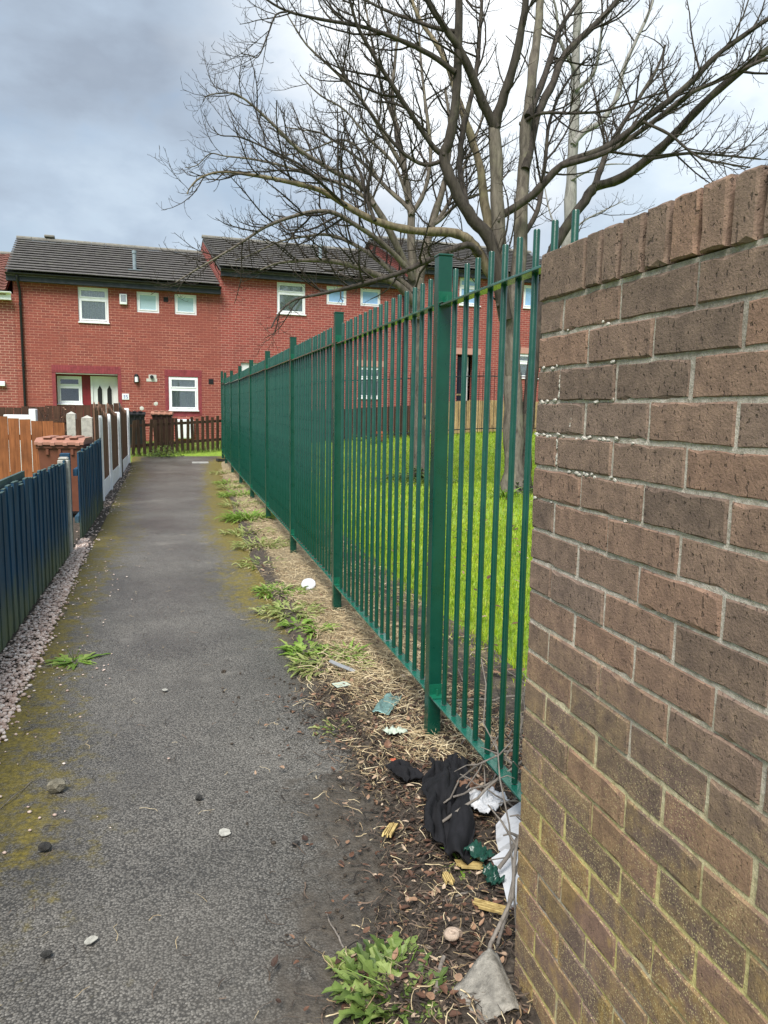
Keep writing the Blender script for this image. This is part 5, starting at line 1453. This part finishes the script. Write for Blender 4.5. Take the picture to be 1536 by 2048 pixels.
for i, (lab, x, y, n, L, w_, mt, sp) in enumerate(WE):
    weed(lab, x, y, n, L, w_, mt, 300+i, 1 if w_ > .018 else 0, sp)
weed('big dandelion like weed at the bottom edge beside the grey sheet', .51, 1.70, 150, .07, .032, 'weed_dark', 401, 1, .13, rise=(.2, 1.2))
weed('pale weed leaves left of the big dandelion like weed', .45, 1.80, 46, .055, .026, 'weed_pale', 402, 1, .07)
weed('dark sprig of weed in front of the black cloth', .86, 2.14, 22, .07, .014, 'weed', 403, 0, .03)
weed('flattened bright green leaves lying on the path beside the pebbles', -.60, 4.56, 26, .15, .032, 'weed', 404, 1, .04, 'weed_clump', None, (.02, .25), (.1, .4))
weed('green plant with upright leaves at the foot of the large tree', 5.2, 11.7, 46, .42, .03, 'weed', 405, 0, .2, 'garden_plant', None)
weed('clump of upright leaves by the red flower pot', 5.4, 21.8, 60, .5, .05, 'weed', 406, 0, .3, 'garden_plant', None)
def ivy(label, x, y, rad, n, seed):
    r_ = random.Random(seed); t_ = thing('ivy_patch', label, 'plant', (x, y, GZ(x, y)))
    mb_ = MB()
    for _ in range(n):
        a = r_.uniform(0, 6.283); q = rad*r_.random()**.7; px_, py_ = q*math.cos(a), q*math.sin(a)
        leaf(mb_, (px_, py_, r_.uniform(0, .32)*max(0, 1-q/rad)), (r_.gauss(0, 1), r_.gauss(0, 1)), r_.uniform(.05, .10), r_.uniform(.04, .07), 1., 0, r_.randrange(10**6), 3, .4)
    mb_.build('leaves', 'ivy', t_)
    st_ = MB()
    for k in range(14):
        P, Rr = stick_mb((r_.uniform(-rad, rad)*.6, r_.uniform(-rad, rad)*.6, 0), (r_.uniform(-rad, rad), r_.uniform(-rad, rad), r_.uniform(.1, .5)), .006, .002, k); st_.tube(P, Rr, 4)
    st_.build('stems', 'twig', t_)
ivy('dark ivy and bramble heap round the foot of the middle bare tree', 4.5, 14.3, .9, 520, 51)
ivy('small dark shoots round the foot of the large bare tree', 5.75, 12.1, .32, 130, 52)
ivy('dark weeds at the left end of the picket fence', -.35, 19.95, .5, 160, 53)

# ---------------------------------------------------------------- litter, stones and sticks
def crumple(name, label, cat, x, y, z_, sx, sy, amp, seed, mat, rz, nx=26, ny=26, thick=.003, tilt=(0, 0), edge=.18, folds=7.0, part_name='sheet'):
    r_ = random.Random(seed)
    t_ = thing(name, label, cat, (x, y, z_), rz)
    V = []; F = []
    for j in range(ny):
        for i in range(nx):
            u_, v_ = i/(nx-1)-.5, j/(ny-1)-.5
            ex_ = 1+edge*fbm(v_*2+seed, .3, 1.5, seed, 2); ey_ = 1+edge*fbm(u_*2+seed, 7.3, .9, seed+3, 1)
            X = u_*sx*ex_; Y = v_*sy*ey_
            uw = u_+.30*fbm(v_*1.7, u_*1.2, 1., seed+40, 2); vw = v_+.25*fbm(u_*2., v_*1.3, 1., seed+50, 2)+.35*u_
            h_ = abs(fbm(uw*folds*.6+seed, vw*folds*.45, 1.0, seed*.7, 3))*1.6 + .35*fbm(uw*folds*2, vw*folds*1.2, 1., seed+9.)
            Zz = amp*max(0.0, h_+.25)*(1-1.2*max(abs(u_), abs(v_))**2)
            X += .25*amp*fbm(u_*folds, v_*folds, 1., seed+20); Y += .25*amp*fbm(u_*folds, v_*folds, 1., seed+30)
            V.append((X, Y, Zz+.004))
    for j in range(ny-1):
        for i in range(nx-1):
            a = j*nx+i; F.append((a, a+1, a+nx+1, a+nx))
    mb_ = MB(); mb_.v = V; mb_.f = F
    o = mb_.build(part_name, mat, t_, True)
    o.rotation_euler = (tilt[0], tilt[1], 0)
    md = o.modifiers.new('thick', 'SOLIDIFY'); md.thickness = thick; md.offset = 1
    return t_
cl_ = crumple('discarded_garment', 'crumpled black cloth garment on the soil beside the fence post', 'cloth', .925, 2.47, VZ(.92, 2.47)+.012, .19, .60, .12, 8, 'black_cloth', R(-20), 44, 66, .005, (0, .1), .6, 2.8)
sv = crumple('discarded_glove', 'black torn scrap poking out left of the black garment', 'cloth', .83, 2.72, VZ(.83, 2.7)+.015, .09, .13, .05, 6, 'black_cloth', R(20), 20, 24, .005, (.2, .1), .25, 3.)
crumple('plastic_bag', 'crumpled white plastic bag right of the black garment', 'litter', 1.055, 2.44, VZ(1.05, 2.44)+.02, .15, .11, .06, 9, 'white_litter', R(30), 30, 28, .002, (.1, .15), .4, 4.5)
crumple('brown_wrapper', 'torn rust brown wrapper above the white bag', 'litter', 1.03, 2.55, VZ(1.03, 2.55)+.03, .075, .06, .05, 12, 'dead_leaf', R(10), 12, 12, .002, (.5, .1))
crumple('foil_packet', 'flattened teal foil packet lying on the straw', 'litter', .96, 3.43, VZ(.96, 3.43)+.012, .085, .235, .03, 15, 'teal_foil', R(-32), 18, 26, .002, (0, .06), .12, 5.)
crumple('green_bag_scrap', 'scrap of shiny green plastic below the black garment', 'litter', .905, 2.13, VZ(.9, 2.13)+.02, .09, .07, .05, 18, 'green_plastic', R(40), 14, 14, .002, (.2, .2))
crumple('green_bottle_piece', 'small crushed green plastic piece nearest the grey sheet', 'litter', .90, 2.02, VZ(.9, 2.02)+.02, .05, .06, .05, 21, 'green_plastic', R(10), 12, 12, .002, (.4, .2))
crumple('pale_leaf_scrap', 'pale green torn leaf beside the near fence post', 'litter', .90, 3.08, VZ(.9, 3.08)+.015, .10, .05, .04, 24, 'pale_card', R(15), 16, 10, .001, (0, .1), .4)
crumple('red_scrap', 'tiny red scrap on the soil left of the black garment', 'litter', .83, 2.86, VZ(.83, 2.86)+.012, .022, .022, .02, 27, 'terracotta', 0, 8, 8, .001)

# white polystyrene sheet propped at the wall end, snapped in two
ps_ = thing('polystyrene_sheet', 'snapped white polystyrene sheet behind the end of the brick wall', 'litter', (1.085, 2.12, VZ(1.08, 2.12)), R(-14))
def shard(poly, t_, seed):
    r_ = random.Random(seed); return MB().prism([(x+r_.uniform(-.006, .006), y+r_.uniform(-.006, .006)) for x, y in poly], 'z', 0, t_)
a = shard([(-.09, -.26), (-.02, -.28), (.05, -.25), (.10, -.26), (.11, -.05), (.04, -.03), (.0, -.06), (-.05, -.02), (-.10, -.04), (-.095, -.15)], .022, 1).build('shard', 'polystyrene', ps_)
a.rotation_euler = (R(4), R(-24), 0); a.location = (-.03, .0, .045)
a = shard([(-.10, -.02), (-.05, .0), (.0, -.04), (.04, -.01), (.11, -.03), (.10, .16), (.05, .22), (-.02, .20), (-.08, .15), (-.09, .06)], .022, 2).build('shard', 'polystyrene', ps_)
a.rotation_euler = (R(-7), R(-30), R(3)); a.location = (-.01, .02, .052)
# curled grey sheet against the wall foot
fs_ = thing('felt_sheet', 'curled weathered grey felt sheet leaning on the wall at the bottom edge', 'litter', (.725, 1.60, VZ(.72, 1.6)), R(4))
V = []; F = []; nx, ny = 24, 12
for j in range(ny):
    for i in range(nx):
        u_ = i/(nx-1); v_ = j/(ny-1)
        x_ = -.105+.19*u_+.05*(1-v_)*(.6-u_); ridge = float(sstep(-.1, .8, u_))*(1-.35*float(sstep(.8, 1.0, u_)))
        y_ = -.12+.20*v_+.05*u_*v_+.012*fbm(u_*5, v_*3, 1., 5.)
        V.append((x_, y_, .004+.115*ridge*(.30+.70*v_)+.006*fbm(u_*7, v_*7, 1., 2.)))
for j in range(ny-1):
    for i in range(nx-1):
        a = j*nx+i; F.append((a, a+1, a+nx+1, a+nx))
mb_ = MB(); mb_.v = V; mb_.f = F; fs_.scale = (.74, .62, .62); o = mb_.build('sheet', 'old_felt', fs_, True); o.modifiers.new('thick', 'SOLIDIFY').thickness = .004
# clear lid
ld_ = thing('cup_lid', 'round milky plastic cup lid on the dry straw', 'lid', (.99, 5.95, VZ(.99, 5.95)+.03), 0)
a = MB().tube([(0, 0, 0), (0, 0, .008), (0, 0, .010), (0, 0, .006)], [.056, .055, .048, .044], 28).build('disc', 'milky_plastic', ld_); a.rotation_euler = (R(38), R(-10), 0)
a = MB().tube([(math.cos(t)*.054, math.sin(t)*.054, .006) for t in np.linspace(0, 6.283, 25)], .004, 6, False).build('rim', 'white_litter', ld_); a.rotation_euler = (R(38), R(-10), 0)
gs_ = thing('plastic_strip', 'flat grey plastic strip among the weeds', 'litter', (.85, 3.97, VZ(.85, 3.97)+.03), R(-45))
MB().prism([(-.085, -.012), (-.02, -.016), (.03, -.012), (.085, -.016), (.08, .012), (.03, .016), (-.03, .012), (-.09, .016)], 'z', 0, .004).build('strip', 'grey_strip', gs_).rotation_euler = (R(8), R(10), 0)
pc_ = thing('card_scrap', 'pale green card scrap below the grey strip', 'litter', (.79, 3.72, VZ(.79, 3.72)+.025), R(35))
MB().prism([(-.05, -.022), (.048, -.026), (.052, .018), (-.045, .026)], 'z', 0, .002).build('card', 'pale_card', pc_).rotation_euler = (R(12), R(6), 0)
# split wood chips
for i, (lab, x, y, rz, L) in enumerate([
    ('yellow split wood chip, farthest left of the black garment', .69, 2.40, R(60), .10),
    ('short upright yellow wood chip below the garment', .775, 2.05, R(85), .06),
    ('yellow wood chip beside the long leaning stick', .85, 1.89, R(-25), .09),
    ('yellow wood sliver under the green plastic scrap', .865, 2.10, R(-8), .075)]):
    t_ = thing('wood_chip', lab, 'wood chip', (x, y, VZ(x, y)+.022), rz, 'split wood chips by the wall')
    r_ = random.Random(60+i)
    for k in range(5):
        w_ = .0065; MB().prism([(-L/2+r_.uniform(-.012, .012), 0), (L/2+r_.uniform(-.016, .016), 0), (L/2+r_.uniform(-.012, .012), .008), (-L/2+r_.uniform(-.012, .012), .009)], 'y', k*w_-.016, k*w_-.0165+w_*r_.uniform(.6, 1.)).build('splinter', 'split_wood', t_).rotation_euler = (r_.uniform(-.1, .1), .12, r_.uniform(-.06, .06))
# stones on the path
for i, (lab, x, y, s_, mt, sq) in enumerate([
    ('dark stone with a pale top on the left of the path', -.475, 2.99, .036, 'stone_pale', (1.0, .7, .75)),
    ('black lump of stone below the pale topped stone', -.455, 2.58, .021, 'stone_dark', (1.1, .8, .65)),
    ('small black stone near the middle of the path', .05, 2.80, .014, 'stone_dark', (1, .9, .8)),
    ('small black stone at the lower left of the path', -.37, 2.05, .012, 'stone_dark', (1.3, .8, .8)),
    ('dark clod at the right side of the path', .36, 2.42, .012, 'stone_dark', (1.2, .8, .6))]):
    z_ = GZ(x, y)+.008
    t_ = MB().ico((0, 0, s_*sq[2]*.85), s_, sq, .2, random.Random(70+i), True).build('stone', mt)
    t_.location = (x, y, z_); tag(t_, lab, 'stone', 'stones lying on the path')
for i, (lab, x, y, s_, sx) in enumerate([
    ('round white petal like leaf on the middle of the path', .13, 2.54, .022, 1.0),
    ('pale grey torn leaf on the lower path', -.26, 2.08, .013, 1.7),
    ('small pale leaf on the path beyond the white one', -.09, 3.96, .014, 1.6)]):
    r_ = random.Random(90+i)
    pl_ = [(sx*s_*math.cos(t)*r_.uniform(.8, 1.1), s_*math.sin(t)*r_.uniform(.8, 1.1)) for t in np.linspace(0, 6.0, 11)]
    o = MB().prism(pl_, 'z', 0, .0025).build('pale_leaf', 'pale_leaf'); o.location = (x, y, GZ(x, y)+.014); o.rotation_euler = (.1, .1, i*.8)
    tag(o, lab, 'leaf', 'pale leaves on the path')
sh = thing('snail_shell', 'round brown and white snail shell in the leaf mould', 'shell', (.70, 1.80, VZ(.7, 1.8)+.012))
q = MB()
P = [(.018*math.cos(t)*(1-t/16), .018*math.sin(t)*(1-t/16), .010+.0012*t) for t in np.linspace(0, 12, 40)]
q.tube(P, [.0135*(1-i/48) for i in range(40)], 8); q.build('coil', 'shell', sh, True)
cov = MB().cbox(-.19, .19, -.16, .16, 0, .03, .006).build('inspection_cover', 'concrete_pad'); cov.location = (.50, 18.55, GZ(.5, 18.5)-.008)
tag(cov, 'pale square cover set in the far end of the path', 'cover')
bk_ = MB().cbox(-.1, .1, -.05, .05, 0, .065, .005).build('loose_brick', 'stone_dark'); bk_.location = (.98, 18.8, GZ(1, 18.8)+.01); bk_.rotation_euler = (0, .1, .5)
tag(bk_, 'dark loose brick at the foot of the last fence post', 'brick')
# sticks and bramble stems
ST = [
 ('long grey stick leaning from the felt sheet up past the wall end', (.745, 1.68, .05), (1.02, 1.95, .42), .0085, .006),
 ('thick pale stick end at the bottom beside the big weed', (.55, 1.58, .02), (.655, 1.745, .06), .012, .008),
 ('straight brown stick lying across the black garment and white bag', (.83, 2.30, .10), (1.22, 2.36, .30), .0075, .0055),
 ('long thin bramble rising across the garment to the fence', (.80, 2.42, .04), (1.20, 2.30, .46), .005, .004),
 ('forked grey twig lying on the white bag', (.93, 2.43, .12), (1.26, 2.50, .16), .006, .004),
 ('thin upright bramble stem crossing the fence bars', (.86, 1.72, .03), (1.03, 2.45, .62), .0042, .003),
 ('curved bramble stem arching between the near bars', (1.0, 2.48, .12), (1.38, 2.52, .62), .004, .003),
 ('short thick broken branch in front of the polystyrene', (.93, 2.02, .10), (1.08, 2.04, .26), .009, .008),
 ('dark stick standing along the wall edge', (.80, 1.74, .03), (1.02, 1.98, .32), .007, .006),
 ('dark twig lying on the path left of the big weed', (.415, 1.89, .022), (.395, 2.05, .024), .004, .003),
 ('pale peeled stick beside the teal foil packet', (.92, 2.95, .05), (1.02, 3.22, .05), .004, .003),
 ('long dead stick in the grass behind the near bars', (1.25, 3.35, .10), (1.75, 3.15, .16), .010, .007),
 ('thin grey twig crossing behind the near bars', (1.15, 2.6, .05), (1.5, 2.75, .52), .005, .003),
 ('horizontal grey branch low behind the near bars', (1.2, 2.72, .12), (1.9, 2.55, .26), .008, .005),
 ('pale straw stalk reaching onto the path from the weeds', (.42, 3.52, .025), (.80, 3.70, .045), .0028, .002),
 ('short brown stick below the green plastic scrap', (.70, 1.98, .04), (.84, 2.0, .05), .006, .005),
 ('thin twig lying on the left of the path among the moss', (-.78, 2.6, .02), (-.58, 3.1, .03), .003, .002),
]
for i, (lab, a, e, r0, r1) in enumerate(ST):
    P, Rr = stick_mb(a, e, r0*.72, r1*.72, 500+i, .035, 9)
    q = MB().tube([tuple(v_) for v_ in P], Rr, 8)
    r_ = random.Random(600+i)
    if r0 > .004 and (Vector(e)-Vector(a)).length > .2:
        for k in range(2):
            j = r_.randrange(3, 8); d_ = Vector((r_.gauss(0, 1), r_.gauss(0, 1), r_.uniform(0, 1))).normalized()*r_.uniform(.04, .14)
            q.tube([tuple(P[j]), tuple(P[j]+d_*.5+Vector((0, 0, .01))), tuple(P[j]+d_)], [r1*.7, r1*.5, r1*.3], 6)
    o = q.build('fallen_stick', 'stick', None, True); tag(o, lab, 'stick', 'fallen sticks and brambles')
# low tangle of bramble behind the near bars
r_ = random.Random(33); q = MB()
for k in range(46):
    a = (r_.uniform(1.15, 1.7), r_.uniform(1.9, 3.0), r_.uniform(.02, .15)); e = (a[0]+r_.uniform(-.35, .35), a[1]+r_.uniform(-.35, .35), r_.uniform(.05, .45))
    P, Rr = stick_mb(a, e, .0035, .002, 700+k, .08); q.tube(P, Rr, 5)
tag(q.build('bramble_tangle', 'stick', None, True), 'tangle of thin dead bramble stems behind the near fence bars', 'bramble', None, 'stuff')
for o in bpy.data.objects:
    if o.type == 'MESH' and o.parent is None and 'kind' not in o and 'label' not in o: print('untagged', o.name)
